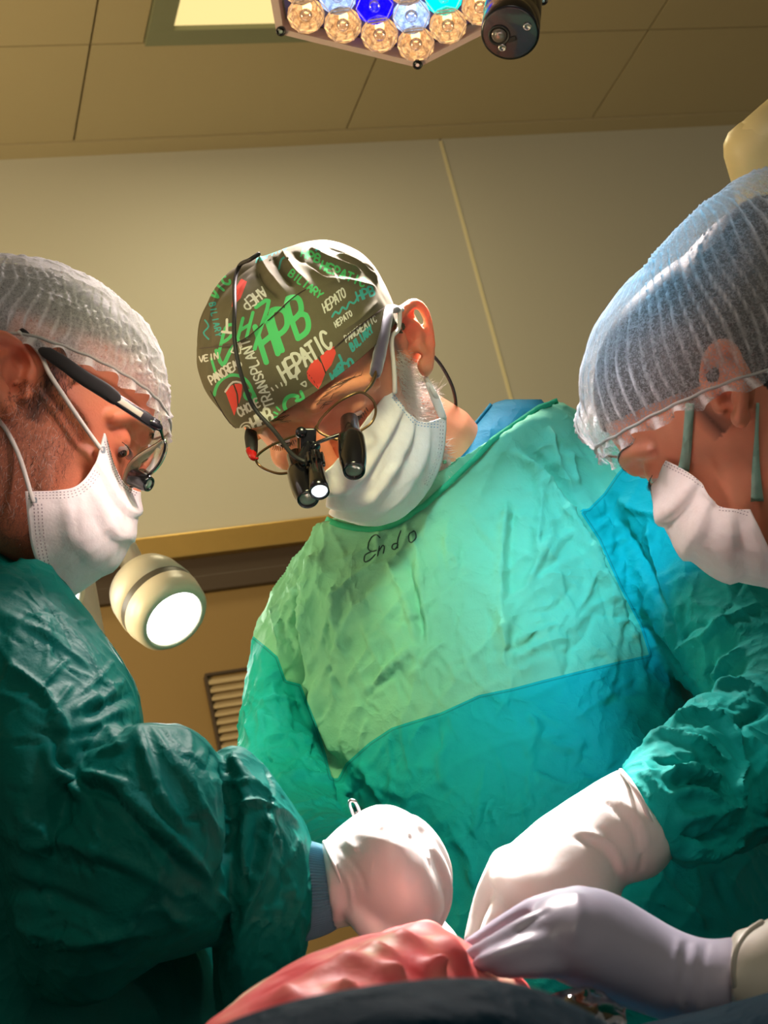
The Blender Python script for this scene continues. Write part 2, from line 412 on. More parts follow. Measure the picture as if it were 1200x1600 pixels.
def crumple(me, layers, mask=None):
    """layers: (scale m, amp mm, stretch dir (px vec) or None, stretch factor, ridged)"""
    V = getV(me); N = getN(me); D = np.zeros(len(V)); X = (V-CAM)@BAS
    for sc, amp, dr, st, rg in layers:
        Y = X.copy()
        if dr is not None:
            u = np.array([dr[0], dr[1], 0.0]); u /= np.linalg.norm(u); Y = Y-np.outer((Y@u)*(1-1/st), u)
        Y = Y/sc; o = np.random.rand(3)*50; nz = noise.noise
        f = np.array([nz(Vector(y+o)) for y in Y])
        if rg: f = (1-np.abs(f)*2.2)**3 - 0.35
        D += amp*0.001*f
    if mask is not None: D *= mask
    setV(me, V+N*D[:, None])
def polysd(Q, poly):
    """signed distance (px), > 0 inside"""
    poly = np.array(poly, float); d, _ = segdist(Q, np.r_[poly, poly[:1]]); ins = np.zeros(len(Q), bool); n = len(poly)
    for i in range(n):
        a = poly[i]; b = poly[(i+1) % n]
        c = ((a[1] > Q[:, 1]) != (b[1] > Q[:, 1])) & (Q[:, 0] < (b[0]-a[0])*(Q[:, 1]-a[1])/(b[1]-a[1]+1e-12)+a[0]); ins ^= c
    return np.where(ins, d, -d)
def ribbon(bvh, pts, w, off=0.0006, sub=4, taper=True, dmax=0.04):
    """flat stroke lying on a surface: points given in frame px, width in px"""
    pp = catmull(np.array(pts, float), sub) if sub > 1 else np.array(pts, float)
    C = []; 
    for x, y in pp:
        q = cast(bvh, x, y, off)
        if q is not None and (not C or np.linalg.norm(q-C[-1]) < dmax): C.append(q)
    if len(C) < 2: return None
    C = np.array(C); t = np.gradient(C, axis=0); v = C-CAM; s = np.cross(t, v); s /= np.linalg.norm(s, axis=1)[:, None]+1e-12
    hw = w*((C-CAM)@FWD)/FPX/2
    if taper: hw[0] *= 0.6; hw[-1] *= 0.6
    A = C+s*hw[:, None]; B = C-s*hw[:, None]; return grid(np.stack([A, B], 1))
def ribbons(name, bvh, L, mat, parent, off=0.0006, sub=4, th=0.0):
    parts = [r for r in (ribbon(bvh, p, w, off, sub) for p, w in L) if r is not None]
    if not parts: return None
    V, F = cat(parts); o = mk(name, V, F, mat, parent)
    return o
# ------------------------------------------------------------------ room
YW = 3.08; ZC = 3.0815
X3, Y3, Z3 = np.eye(3)
def struct(o): o['kind'] = 'structure'; return o
def boxo(name, lo, hi, mat, parent=None, bev=0.0):
    lo = np.array(lo, float); hi = np.array(hi, float); V, F = box((lo+hi)/2, np.eye(3), hi-lo, bev); return mk(name, V, F, mat, parent, smooth=False)
ceil = struct(boxo('ceiling', (-4, -3, ZC+0.012), (5, YW+0.1, ZC+0.05), M['joint']))
floor = struct(boxo('floor', (-4, -3, -0.05), (5, YW+0.1, 0), M['floor']))
wall = struct(boxo('wall_back', (-4, YW+0.012, 0), (5, YW+0.1, ZC+0.05), M['joint']))
g = 0.0022; xs = [0.6214+0.6*k for k in range(-6, 7)]; ys = [2.7027-0.6*k for k in range(-1, 7)]
LX0, LX1, LY0, LY1 = 0.725, 1.205, 2.13, 2.70
for i in range(len(xs)-1):
    for j in range(len(ys)-1):
        x0, x1, y0, y1 = xs[i]+g, xs[i+1]-g, ys[j+1]+g, min(ys[j]-g, 3.03-g) if j == 0 else ys[j]-g
        if j == 0: y0 = 2.7027+g
        if i == 6 and j == 1: x1 = LX0-g                 # the panel beside the ceiling lamp is cut
        boxo('ceiling_panel', (x0, y0, ZC), (x1, y1, ZC+0.012), M['ceiling'], ceil)
struct(boxo('trim_1', (-4, 3.03, ZC-0.004), (5, YW+0.012, ZC+0.012), M['ceiling']))
for k in range(-3, 4):
    boxo('wall_panel', (1.457+1.2*k+0.002, YW, 2.20), (1.457+1.2*(k+1)-0.002, YW+0.012, ZC), M['wall'], wall)
    boxo('joint_strip', (1.457+1.2*k-0.0035, YW-0.002, 2.20), (1.457+1.2*k+0.0035, YW+0.005, ZC-0.01), M['wallgap'], wall)
struct(boxo('trim_2', (-3, YW-0.03, 2.151), (4, YW+0.02, 2.2), M['brass'], None, 0.003))
struct(boxo('trim_3', (-3, YW-0.012, 2.113), (4, YW+0.02, 2.151), M['darktrim']))
struct(boxo('trim_4', (-3, YW-0.022, 2.079), (4, YW+0.02, 2.111), M['darktrim'], None, 0.002))
struct(boxo('wall_lower', (-3, YW-0.004, 0), (4, YW+0.02, 2.079), M['lowwall']))
# louvred vent low on the wall
vt = empty('vent_grille', (0.84, YW-0.01, 1.75), 'louvred vent set in the brown wall below the dark trim', 'vent')
VX0, VX1, VZ0, VZ1 = 0.683, 1.03, 1.45, 1.916
fr = cat([box(((VX0+VX1)/2, YW-0.008, z), np.eye(3), (VX1-VX0, 0.012, 0.006), 0.001) for z in (VZ0, VZ1)]+[box((x, YW-0.008, (VZ0+VZ1)/2), np.eye(3), (0.006, 0.012, VZ1-VZ0-0.006), 0.001) for x in (VX0, VX1)])
mk('frame', *fr, M['darktrim'], vt, False)
z = VZ1-0.014; tl = math.radians(38); ax = np.array([[1, 0, 0], [0, math.cos(tl), -math.sin(tl)], [0, math.sin(tl), math.cos(tl)]])
sl = box((0, 0, 0), ax, (VX1-VX0-0.007, 0.003, 0.017), 0.0006); slme = None
while z > VZ0+0.01:
    if slme is None:
        o = mk('slat', *sl, M['louvre'], vt, False); slme = o.data
    else:
        o = link('slat', slme, None, vt, False)
    o.location = Vector(((VX0+VX1)/2, YW-0.010, z)); z -= 0.0158
# ceiling lamp
cl = empty('ceiling_lamp', ((LX0+LX1)/2, (LY0+LY1)/2, ZC), 'flush square ceiling lamp with grey green frame and glowing yellow diffuser', 'ceiling lamp')
b = 0.048
fr = cat([box(((LX0+LX1)/2, y, ZC-0.003), np.eye(3), (LX1-LX0, b, 0.014), 0.001) for y in (LY0+b/2, LY1-b/2)]+[box((x, (LY0+LY1)/2, ZC-0.003), np.eye(3), (b, LY1-LY0-2*b, 0.014), 0.001) for x in (LX0+b/2, LX1-b/2)])
mk('frame', *fr, M['lampframe'], cl, False)
mk('diffuser', *box(((LX0+LX1)/2, (LY0+LY1)/2, ZC+0.004), np.eye(3), (LX1-LX0-2*b, LY1-LY0-2*b, 0.006)), M['panelglow'], cl, False)
area('ceiling_lamp_light', ((LX0+LX1)/2, (LY0+LY1)/2, ZC-0.02), ((LX0+LX1)/2, (LY0+LY1)/2, 0), 5, (1, 0.88, 0.55), 0.36, 0.45)

# ------------------------------------------------------------------ operating lamp module
def plane_hit(px, py, p0, n):
    d = P(px, py, 1.0)-CAM; return CAM+d*(((p0-CAM)@n)/(d@n))
OLP = P(653, 104, 1.90); OLN = (P(690, 1150, 0.95)-OLP); OLN /= np.linalg.norm(OLN)
hA, hB, hC = [plane_hit(x, y, OLP, OLN) for x, y in ((432, 52), (653, 106), (856, 2))]
hO = hA+hC-hB; HEX = [hA, hB, hC, 2*hO-hA, 2*hO-hB, 2*hO-hC]
ol = empty('operating_lamp', hO, 'hexagonal operating lamp head full of lit multicoloured lens pods', 'operating lamp')
def prism(poly, n, t0, t1, inset=0.0):
    c = np.mean(poly, 0); Q = [p+(c-p)*inset for p in poly]; R = [np.array([p+n*t for p in Q]) for t in (t0, t1)]; return rings(R)
mk('backing', *prism(HEX, OLN, -0.05, -0.042, 0.02), M['white_plastic'], ol, False)
R_ = []
for ins, t in ((0.0, -0.05), (0.0, 0.0), (0.055, 0.0), (0.055, -0.045)):
    R_.append(np.array([p+(hO-p)*ins+OLN*t for p in HEX]))
R_ = np.array(R_+[R_[0]])
M['lamprim'] = plain('lamp_rim', srgb(206, 178, 168), 0.35)
mk('rim', *rings(R_, False), M['lamprim'], ol, False)
M['lampback'] = plain('lamp_backing', srgb(120, 112, 190), 0.25, 0.3)
mk('reflector_bed', *prism(HEX, OLN, -0.040, -0.036, 0.07), M['lampback'], ol, False)
for p in (hA, hB, hC):
    q = p+(hO-p)*0.035
    s = mk('screw', *lathe(q-OLN*0.002, OLN, [(0, 0.0055), (0.004, 0.0055), (0.0045, 0.0045), (0.003, 0.004), (0.003, 0.0005)], 16), M['black'], ol)
    mk('socket', *lathe(q+OLN*0.0012, OLN, [(0, 0.0022), (0.0015, 0.0022)], 6), M['steel'], s, False)
p00 = plane_hit(650, 70, OLP, OLN); e1 = plane_hit(593, 55, OLP, OLN)-p00; e2 = plane_hit(700, 41, OLP, OLN)-p00
def glassy(name, tint, em, es):
    t = NT(name); t.set(Roughness=0.12, Metallic=0.35); t.base(tint); t.b.inputs['Coat Weight'].default_value = 1.0
    v = t.coord(); f = t.noise(160, 4, 0.7, v, 1.0)
    t.b.inputs['Emission Color'].default_value = em
    lp = t.math('MULTIPLY', t.math('POWER', f, 4.5), es*8); t.l(lp, t.b.inputs['Emission Strength'])
    t.bump(f, 0.8, 0.004); return t.m
PC = {'warm': (srgb(128, 100, 86), srgb(255, 208, 150), 0.8), 'blue': (srgb(10, 5, 200), srgb(20, 10, 255), 2.2), 'cool': (srgb(150, 170, 210), srgb(200, 222, 255), 0.8), 'cyan': (srgb(20, 210, 200), srgb(0, 255, 225), 1.7)}
PM = {k: glassy('lens_pod_'+k, *v) for k, v in PC.items()}
PL = {k: emis('led_core_'+k, c, s) for k, (c, s) in {'warm': (srgb(255, 190, 110), 5.0), 'blue': (srgb(30, 10, 255), 5.0), 'cool': (srgb(210, 230, 255), 4.0), 'cyan': (srgb(0, 255, 230), 4.0)}.items()}
M['podrim'] = plain('pod_edge', srgb(245, 225, 220), 0.15, 0.0, Coat_Weight=1.0)
M['podglass'] = glass_mat('pod_glass', (0.98, 0.97, 1, 1), 0.5)
colmap = {(1, 1): 'cool', (2, 1): 'blue', (3, 1): 'cool', (1, 2): 'cyan', (0, 3): 'cyan', (2, 3): 'blue', (3, 3): 'cool', (1, 4): 'blue'}
rad = np.linalg.norm(e1)*0.50
for i in range(-1, 5):
    for j in range(0, 6):
        c = p00+i*e1+j*e2
        u = c-hO
        inside = all((np.cross(HEX[(k+1) % 6]-HEX[k], c-HEX[k])@OLN)*(np.cross(HEX[(k+1) % 6]-HEX[k], hO-HEX[k])@OLN) > 0 and np.linalg.norm(np.cross(HEX[(k+1) % 6]-HEX[k], c-HEX[k]))/np.linalg.norm(HEX[(k+1) % 6]-HEX[k]) > rad*0.75 for k in range(6))
        if not inside or PIX(c)[1] < -160: continue
        k = colmap.get((i, j), 'warm')
        pod = mk('lens_pod', *lathe(c, OLN, [(-0.036, rad*0.25), (-0.032, rad*0.5), (-0.022, rad*0.78), (-0.008, rad*0.95), (-0.002, rad*1.0)], 12, False), PM[k], ol, False)
        mk('edge', *lathe(c, OLN, [(-0.003, rad*0.99), (0.0, rad*1.0), (0.001, rad*0.96), (-0.003, rad*0.94), (-0.003, rad*0.99)], 6, False), M['podrim'], pod, False)
        mk('core', *lathe(c-OLN*0.034, OLN, [(0, rad*0.26), (0.010, rad*0.24), (0.016, rad*0.13), (0.017, rad*0.02)], 12), PL[k], pod)
        mk('lens', *lathe(c-OLN*0.004, OLN, [(0, rad*0.34), (0.004, rad*0.32), (0.006, rad*0.2), (0.0065, rad*0.02)], 14), M['podglass'], pod)
# black camera handle beside the lamp pods
kc = P(797, 52, 1.74); kd = P(775, 250, 1.55)-kc; kd /= np.linalg.norm(kd)
hd_ = empty('lamp_camera', kc, 'black cylindrical camera unit beside the lens pods of the lamp', 'camera')
r0 = 46/FPX*1.74
body = mk('housing', *lathe(kc, kd, [(-0.12, r0), (-0.034, r0), (-0.033, r0*0.985), (-0.031, r0*0.985), (-0.030, r0), (-0.0015, r0), (0, r0*0.97), (0.0, r0*0.9)], 48), M['black'], hd_)
u_, w_, _ = axis_frame(kd)
def onface(px, py): return plane_hit(px, py, kc, kd)
for x, y in ((824, 41), (785, 74)):
    s = mk('screw', *lathe(onface(x, y), kd, [(0, 0.0042), (0.0018, 0.0042), (0.0022, 0.003), (0.001, 0.002), (0.001, 0.0003)], 14), M['steel'], hd_)
lc = onface(780, 55)
wn = mk('lens_window', *lathe(lc, kd, [(0, 0.0115), (0.0016, 0.0112), (0.0018, 0.0095), (0.0006, 0.0088), (0.0006, 0.0005)], 28), M['rubber'], hd_)
M['lensglass'] = plain('dark_lens', srgb(120, 110, 105), 0.08, 0.3, Coat_Weight=1.0)
mk('lens', *lathe(lc+kd*0.0006, kd, [(0, 0.0085), (0.0014, 0.007), (0.002, 0.003), (0.002, 0.0002)], 20), M['lensglass'], wn)
mk('slider', *box(onface(800, 61)+kd*0.0005, [u_, w_, kd], (0.009, 0.005, 0.002), 0.0006), M['rubber'], hd_, False)
# ------------------------------------------------------------------ examination lamp behind the left surgeon
D0 = 1.92
ex = empty('examination_lamp', np.r_[P(60, 900, D0)[:2], 0.0], 'cream twin-head examination lamp with lit white discs behind the left surgeon', 'lamp')
def head_lamp(cx, cy, ax_px, ax_dz, sc=1.0):
    c = P(cx, cy, D0-0.05); d = P(cx+ax_px[0], cy+ax_px[1], D0-0.05-ax_dz)-c; d /= np.linalg.norm(d); k = D0/FPX*sc
    r = 62*k
    h = mk('lamp_head', *lathe(c, d, [(-118*k, 14*k), (-117*k, 26*k), (-113*k, 44*k), (-104*k, 56*k), (-88*k, 62*k), (-52*k, 66*k), (-51*k, 63.5*k), (-38*k, 63.5*k), (-37*k, 65.5*k), (-8*k, 61*k), (-2*k, 56*k), (0, 52*k), (0, 48*k), (-4*k, 47*k)], 48, False), M['white_plastic'], ex)
    mk('band', *lathe(c, d, [(-50.5*k, 64.6*k), (-38.5*k, 64.3*k)], 48, False), M['greyband'], h)
    ds = mk('diffuser', *lathe(c, d, [(-6*k, 47.5*k), (-3*k, 46.5*k), (-1.5*k, 30*k), (-1*k, 1*k)], 40), M['led'], h)
    a1, a2, _ = axis_frame(d)
    for x, y in ((8, -17), (13, -24), (3, -20), (-14, 6), (-18, 12), (-9, 10), (-12, 17), (10, -9)):
        mk('led_chip', *lathe(plane_hit(cx+x, cy+y, c-d*0.5*k, d), d, [(0, 1.6*k), (0.4*k, 1.4*k)], 8), M['leddot'], h)
    return c-d*116*k, d, k
t0, d0_, k0 = head_lamp(273, 968, (62, 66), 0.055)
t1, d1_, k1 = head_lamp(82, 936, (62, 50), 0.06)
J = P(90, 700, D0+0.10)
mk('arm', *tube([t0+d0_*6*k0, P(192, 850, D0+.02), P(150, 790, D0+0.06), J], 19*k0, 20, 3), M['white_plastic'], ex)
mk('arm', *tube([t1+d1_*6*k1, P(30, 830, D0+.03), P(50, 760, D0+0.07), J], 19*k0, 20, 3), M['white_plastic'], ex)
pb = np.r_[J[:2], 0.03]
mk('pole', *tube([J, pb], 0.016, 20), M['white_plastic'], ex)
mk('base', *lathe(np.r_[J[:2], 0.0], Z3, [(0, 0.2), (0.02, 0.2), (0.03, 0.17), (0.035, 0.02)], 32), M['white_plastic'], ex)
l = spot('examination_lamp_light', P(273, 968, D0-0.06)+d0_*0.02, P(273, 968, D0-0.06)+d0_, 3, (1, 0.97, 0.9), 120, 0.5, 0.04)
# ------------------------------------------------------------------ cream pendant arm, upper right
pd = empty('pendant_arm', P(1230, 215, 1.6), 'cream rounded pendant arm end above the right surgeon', 'pendant arm')
c0 = P(1212, 310, 1.62); c1 = P(1178, 200, 1.60); dd = (c1-c0)/np.linalg.norm(c1-c0); k = 1.6/FPX
mk('joint', *lathe(c0, dd, [(-5*k, 10*k), (-4*k, 56*k), (0, 59*k), (90*k, 57*k), (108*k, 52*k), (122*k, 40*k), (130*k, 22*k), (132*k, 2*k)], 40), M['cream'], pd)
mk('boom', *tube([P(1195, 225, 1.60), P(1260, 170, 1.66), P(1420, 40, 1.85)], [50*k, 52*k, 55*k], 24, 4), M['cream'], pd)
mk('ceiling_mount', *tube([P(1420, 40, 1.85), np.r_[P(1420, 40, 1.85)[:2], ZC-0.003]], 0.04, 24, 1, False), M['cream'], pd)
# ------------------------------------------------------------------ heads
HZ = np.array([(.119, .004, -.040, .014), (.114, .040, -.066, .040), (.102, .065, -.088, .056), (.083, .083, -.101, .067), (.06, .094, -.104, .0745), (.03, .098, -.103, .0770),
 (.012, .0965, -.102, .0765), (-.01, .094, -.100, .0755), (-.03, .094, -.094, .0715), (-.05, .095, -.086, .0675), (-.07, .0945, -.072, .062), (-.09, .090, -.054, .054), (-.105, .085, -.030, .044), (-.116, .074, -.006, .033), (-.121, .055, .014, .020)])
def head_parts(T, sk=(1, 1), nose=1.0):
    """closed parts of a head in head coordinates (x forward, y left, z up), mapped to the world by T"""
    S = catmull(HZ, 4); th = np.linspace(0, 2*np.pi, 64, endpoint=False); R = []
    for z, xf, xb, w in S:
        cx = -.008 if z > -.05 else -.008+(-.05-z)*.35
        c, s = np.cos(th), np.sin(th)
        x = np.where(c > 0, cx+(xf-cx)*np.abs(c)**.92, cx+(xb-cx)*-np.abs(c)**1.0*-1)
        x = np.where(c > 0, x, cx-(cx-xb)*np.abs(c))
        x = np.where(x < -.01, -.01+(x+.01)*sk[0], x); z = .05+(z-.05)*sk[1] if z > .05 else z
        R.append(np.stack([x, w*np.sign(s)*np.abs(s)**.96, np.full(64, z)], 1))
    parts = [rings(np.array(R))]
    A = np.array
    parts.append(tube(A([(.092, 0, .004), (.103, 0, -.018), (.112*nose, 0, -.038), (.110*nose, 0, -.046), (.096, 0, -.054)]), [.007, .008, .0100, .0100, .008], 14, 3))
    for s in (1, -1):
        parts.append(ball((.103, s*.0105, -.046), (.012, .0078, .0075)))
        parts.append(tube(A([(.096, s*.010, .021), (.092, s*.028, .026), (.080, s*.046, .018), (.068, s*.058, .006)]), [.008, .0085, .0075, .006], 12, 3))
        parts.append(ball((.060, s*.043, -.030), (.022, .017, .016)))
        parts.append(ball((.0765, s*.0325, -.001), (.0135, .0150, .0128)))
        parts.append(tube(A([(.03, s*.057, -.030), (.045, s*.050, -.075), (.068, s*.030, -.107)]), [.010, .010, .010], 12, 3))
        # ear
        def E(u, v, o=0.0): v *= .74; u *= .94; return (-.008+u-.27*v, s*(.0800+.55*max(0, .008-u)+o), -.010+v)
        hx = [E(-.004, -.002, -.007), E(.006, .005, -.001), E(.009, .018), E(.004, .030), E(-.008, .037), E(-.022, .034), E(-.031, .020), E(-.031, .002), E(-.025, -.016), E(-.016, -.028), E(-.006, -.036)]
        parts.append(tube(A(hx), [.0030, .0040, .0050, .0050, .0050, .0050, .0046, .0044, .0044, .0050, .0060], 10, 3))
        parts.append(tube(A([E(-.010, -.014, -.004), E(-.020, -.004, -.003), E(-.020, .010, -.003), E(-.013, .022, -.004)]), [.003, .0036, .0036, .003], 10, 3))
        parts.append(ball(E(-.006, -.034, -.003), (.0085, .0052, .0095)))
        parts.append(ball(E(.007, -.007, -.003), (.0055, .0056, .0066)))
        parts.append(ball(E(-.012, -.018, -.001), (.006, .004, .005)))
        a = A([.85, s*-.53, 0]); a /= np.linalg.norm(a); n = A([.53, s*.85, 0]); n /= np.linalg.norm(n); ez = np.cross(a, n); ez = ez*np.sign(ez[2])-a*.27; ez /= np.linalg.norm(ez); a = np.cross(n, ez)
        parts.append(ball(E(-.0140, .006, -.0115), (.0215, .0055, .0285), 20, 12, [a, n, ez]))
    return [(T(v), f) for v, f in parts]
def make_head(pname, parent, R, t, sc, mat, neck, torso_pts, nr=.060, ruddy=(), vox=.0021, sk=(1, 1), nose=1.0, jaw=0.0, stub=1.0):
    R = np.asarray(R, float); u, _, v = np.linalg.svd(R); R = u@v; t = np.asarray(t, float)
    def T(X): return CAM+((np.asarray(X, float)*sc)@R.T+t)@BAS.T
    def Ti(W): return (((np.asarray(W)-CAM)@BAS-t)@R)/sc
    parts = head_parts(T, sk, nose)
    nk = [T([(-.030, 0, -.03)])[0], T([(-.030, 0, -.085)])[0]]+[np.asarray(q) for q in neck]
    parts.append(tube(np.array(nk), [.050*sc, .055*sc]+[nr]*(len(neck)-1)+[nr*1.2], 32, 4))
    me = union(parts, vox, 5, .5)
    V = getV(me); X = Ti(V)
    # eye sockets: push the surface back around the lids, keep the lid ball
    N = getN(me); D = np.zeros(len(V))
    for s in (1, -1):
        d = np.linalg.norm((X-[.097, s*.022, .004])/[.02, .009, .010], axis=1); D -= .0045*np.exp(-d**2)*(X[:, 0] > .05)
        d = np.linalg.norm((X-[.094, s*.034, .0105])/[.02, .018, .0028], axis=1); D -= .0032*np.exp(-d**2)*(X[:, 0] > .05)
        d = np.linalg.norm((X-[.092, s*.034, -.0145])/[.02, .016, .003], axis=1); D -= .0016*np.exp(-d**2)*(X[:, 0] > .05)
        d = np.linalg.norm((X-[.090, s*.034, -.004])/[.02, .0135, .0012], axis=1); D -= .0016*np.exp(-d**2)*(X[:, 0] > .05)
        # ear hollow
        out = np.clip((N@(T([(0, s, 0)])[0]-T([(0, 0, 0)])[0])/sc-.25)*3, 0, 1)
        for c_, r_, h_ in (((-.013, .009), (.0085, .0065), .0050), ((-.008, -.013), (.0075, .0080), .0055)):
            d = np.hypot((X[:, 0]-c_[0])/r_[0], (X[:, 2]-c_[1])/r_[1]); D -= h_*np.exp(-d**4)*out*(X[:, 1]*s > .068)
    V = V+N*D[:, None]*sc
    if jaw:
        k = jaw*np.clip((-.045-X[:, 2])/.05, 0, 1)*np.clip((X[:, 0]-.0)/.03, 0, 1)*(X[:, 1] < 0); X3_ = X.copy(); X3_[:, 1] *= 1-k; V = V+T(X3_)-T(X)
    setV(me, V)
    # the rest of the body under the clothes, joined into the same mesh
    tv, tf = cat(torso_pts); n0 = len(me.vertices)
    V2 = np.r_[getV(me), tv]; F = [tuple(p.vertices) for p in me.polygons]+[tuple(i+n0 for i in q) for q in tf]
    o = mk('body', V2, F, mat, parent); bpy.data.meshes.remove(me)
    X = Ti(V2); b = np.clip((-.012-X[:, 2])/.03, 0, 1)*np.clip((.075-X[:, 0])/.03, 0, 1)*np.clip((X[:, 2]+.20)/.05, 0, 1)*(np.abs(X[:, 1]) < .0755)*(np.arange(len(X)) < n0)
    b *= np.clip((X[:, 0]+.02)/.02, 0, 1)
    sca = np.clip((X[:, 2]-(.052-.0*X[:, 0])-np.clip(X[:, 0], 0, .1)*.2)/.01+.5, 0, 1)
    sca = np.maximum(sca, ((X[:, 0] < -.035) & (X[:, 2] > -.055) & (np.abs(X[:, 1]) < .0775)).astype(float)*(np.arange(len(X)) < n0))
    sb = np.clip(1-np.abs(X[:, 0]-.012)/.012, 0, 1)*((X[:, 2] > -.03) & (X[:, 2] < .06))*(np.abs(X[:, 1]) < .0775)
    sca = np.maximum(sca, .85*sb*(np.abs(X[:, 1]) > .05))
    rd = np.zeros(len(X))
    for (c, r, k) in ruddy: rd = np.maximum(rd, k*np.exp(-(np.linalg.norm(X-np.array(c), axis=1)/r)**2))
    sattr(o.data, 'beard', b*stub); sattr(o.data, 'scalp', sca*(np.arange(len(X)) < n0)*(X[:, 2] > -.08)); sattr(o.data, 'ruddy', rd)
    sattr(o.data, 'clothed', (np.arange(len(X)) >= n0).astype(float))
    return dict(T=T, Ti=Ti, R=R, t=t, sc=sc, o=o, bvh=bvh_of(o.data), V=V2, n0=n0)
def eyes(h, s, parent, iris, open_=.35):
    T = h['T']
    o = mk('eyeball', *[(T(v), f) for v, f in [ball((.0772, s*.0325, -.0052), (.0118, .0118, .0084), 24, 16)]][0], M['eye'], parent)
    mk('iris', *[(T(v), f) for v, f in [ball((.0836, s*.0328, -.0084), (.0058, .0068, .0046), 18, 10)]][0], M[iris], o)
    L = []
    for k in range(16):
        a = -1.0+2.0*k/15; y = .0325+.0125*a; x = .0795+.0125*math.sqrt(max(0, 1-(a*.95)**2)); z = -.0052-.0018*(1-a*a)
        L.append(tube(T(np.array([(x-.001, s*y, z), (x+.0022, s*(y+.001*a), z-.0014), (x+.0038, s*(y+.0020*a), z-.0014)])), [.00036, .00028, .0001], 4))
    mk('eyelash', *cat(L), M['hairdark'], parent)
M['eye'] = plain('eye_white', srgb(200, 170, 160), 0.1, Coat_Weight=1.0)  # white darkened to stand for the shadow on the eye
M['iris_dark'] = plain('iris_dark', srgb(40, 24, 16), 0.08, Coat_Weight=1.0)
M['hairdark'] = plain('hair_dark', srgb(26, 20, 18), 0.5)
M['hairgrey'] = plain('hair_grey', srgb(225, 215, 205), 0.5)
M['hairbrown'] = plain('hair_brown', srgb(64, 48, 40), 0.5)
def strands(name, h, parent, sel, n, ln, r, mat, dirv, jit=.6, lift=.5):
    """short hairs on the skin: thin three-sided cones"""
    o = h['o']; me = o.data; X = h['Ti'](h['V']); N = getN(me); w = sel(X)*(np.arange(len(X)) < h['n0']); idx = np.where(np.random.rand(len(X)) < w*n/max(1, w.sum()))[0]
    V = []; F = []; T = h['T']; dW = T(np.array([dirv]))[0]-T(np.array([(0, 0, 0)]))[0]; dW /= np.linalg.norm(dW)
    for i in idx:
        p = h['V'][i]+np.random.randn(3)*.0008; nn = N[i]; d = dW-(dW@nn)*nn+np.random.randn(3)*jit*.5; d = d/np.linalg.norm(d)+nn*lift*np.random.rand(); l = ln*(.5+np.random.rand())
        s = np.cross(d, nn); s /= np.linalg.norm(s)+1e-9; m = p+d*l*.55+nn*l*.12; e = p+d*l; k = len(V)
        V += [p+s*r, p-s*r, p+nn*r*1.5, m+s*r*.8, m-s*r*.8, m+nn*r*1.2, e]
        F += [(k, k+1, k+4, k+3), (k+1, k+2, k+5, k+4), (k+2, k, k+3, k+5), (k+3, k+4, k+6), (k+4, k+5, k+6), (k+5, k+3, k+6)]
    if V: tagit(mk(name, np.array(V), F, mat, parent), kind='stuff')
def brow(h, s, parent, mat, n=60, r=.00030):
    L = []; T = h['T']
    for k in range(n):
        a = random.random(); y = .012+.040*a; x = .1005-.022*a*a-.002; z = .0235+.010*math.sin(a*2.2)-.008*a+random.uniform(-.0032, .0032)*(1.2-a)
        p = np.array([(x, y, z), (x+.0012-.002*a, y+.004, z+.0012), (x-.0015-.003*a, y+.0085, z+.0006)]); p[:, 1] *= s
        q = []
        for c in p:
            hit = h['bvh'].find_nearest(Vector(T([c])[0])); q.append(np.array(hit[0])+np.array(hit[1])*.0006)
        L.append(tube(np.array(q), [r, r*.9, r*.3], 4))
    mk('eyebrow', *cat(L), mat, parent)
def dome(h, rimf, apex, prof, nt=180, nv=70, wr=None, bul=(), gap=.004):
    """closed dome from a rim curve round the head to an apex, in head coordinates"""
    th = np.linspace(0, 2*np.pi, nt, endpoint=False); rim = np.array([rimf(a) for a in th]); c0 = rim.mean(0); ap = np.asarray(apex, float); R = []; K = []
    pw, b, pk, hp = prof
    for i in range(nv):
        t = i/(nv-1); rho = math.cos(t*math.pi/2)**pw*(1+b*math.exp(-((t-pk)/.22)**2)) if t < 1 else .004
        hh = math.sin(t*math.pi/2)**hp
        p = c0+(ap-c0)*hh+(rim-c0)*max(rho, .004)*np.array([1, 1, max(0, 1-hh)])
        kk = np.zeros(nt)
        for (a0, sa, t0, st, vec) in bul:
            da = (th-a0+np.pi) % (2*np.pi)-np.pi; w = np.exp(-(da/sa)**2-((t-t0)/st)**2); p = p+w[:, None]*np.array(vec)
        if wr is not None:
            d, kk = wr(th, t); nrm = p-(c0+(ap-c0)*.35); nrm /= np.linalg.norm(nrm, axis=1)[:, None]+1e-9; p = p+nrm*d[:, None]
        R.append(p); K.append(kk)
    R = np.array(R); V = R.reshape(-1, 3); F = []
    W = h['T'](V); c = np.array([-.005, 0, .03]); cw = h['T']([c])[0]
    for k in range(len(V)):                                 # the cloth stays outside the skull
        d = W[k]-cw; l = np.linalg.norm(d); d /= l; hit = h['bvh'].ray_cast(Vector(cw+d*.4), Vector(-d))
        if hit[0] is not None and .4-hit[3] < .135 and .4-hit[3]+gap*h['sc'] > l and abs(h['Ti']([np.array(hit[0])])[0, 1]) < .079: V[k] = c+(V[k]-c)*((.4-hit[3]+gap*h['sc'])/l)
    for i in range(nv-1):
        for j in range(nt): a = i*nt+j; b_ = i*nt+(j+1) % nt; F.append((a, b_, b_+nt, a+nt))
    return h['T'](V), F, np.array(K).ravel(), rim
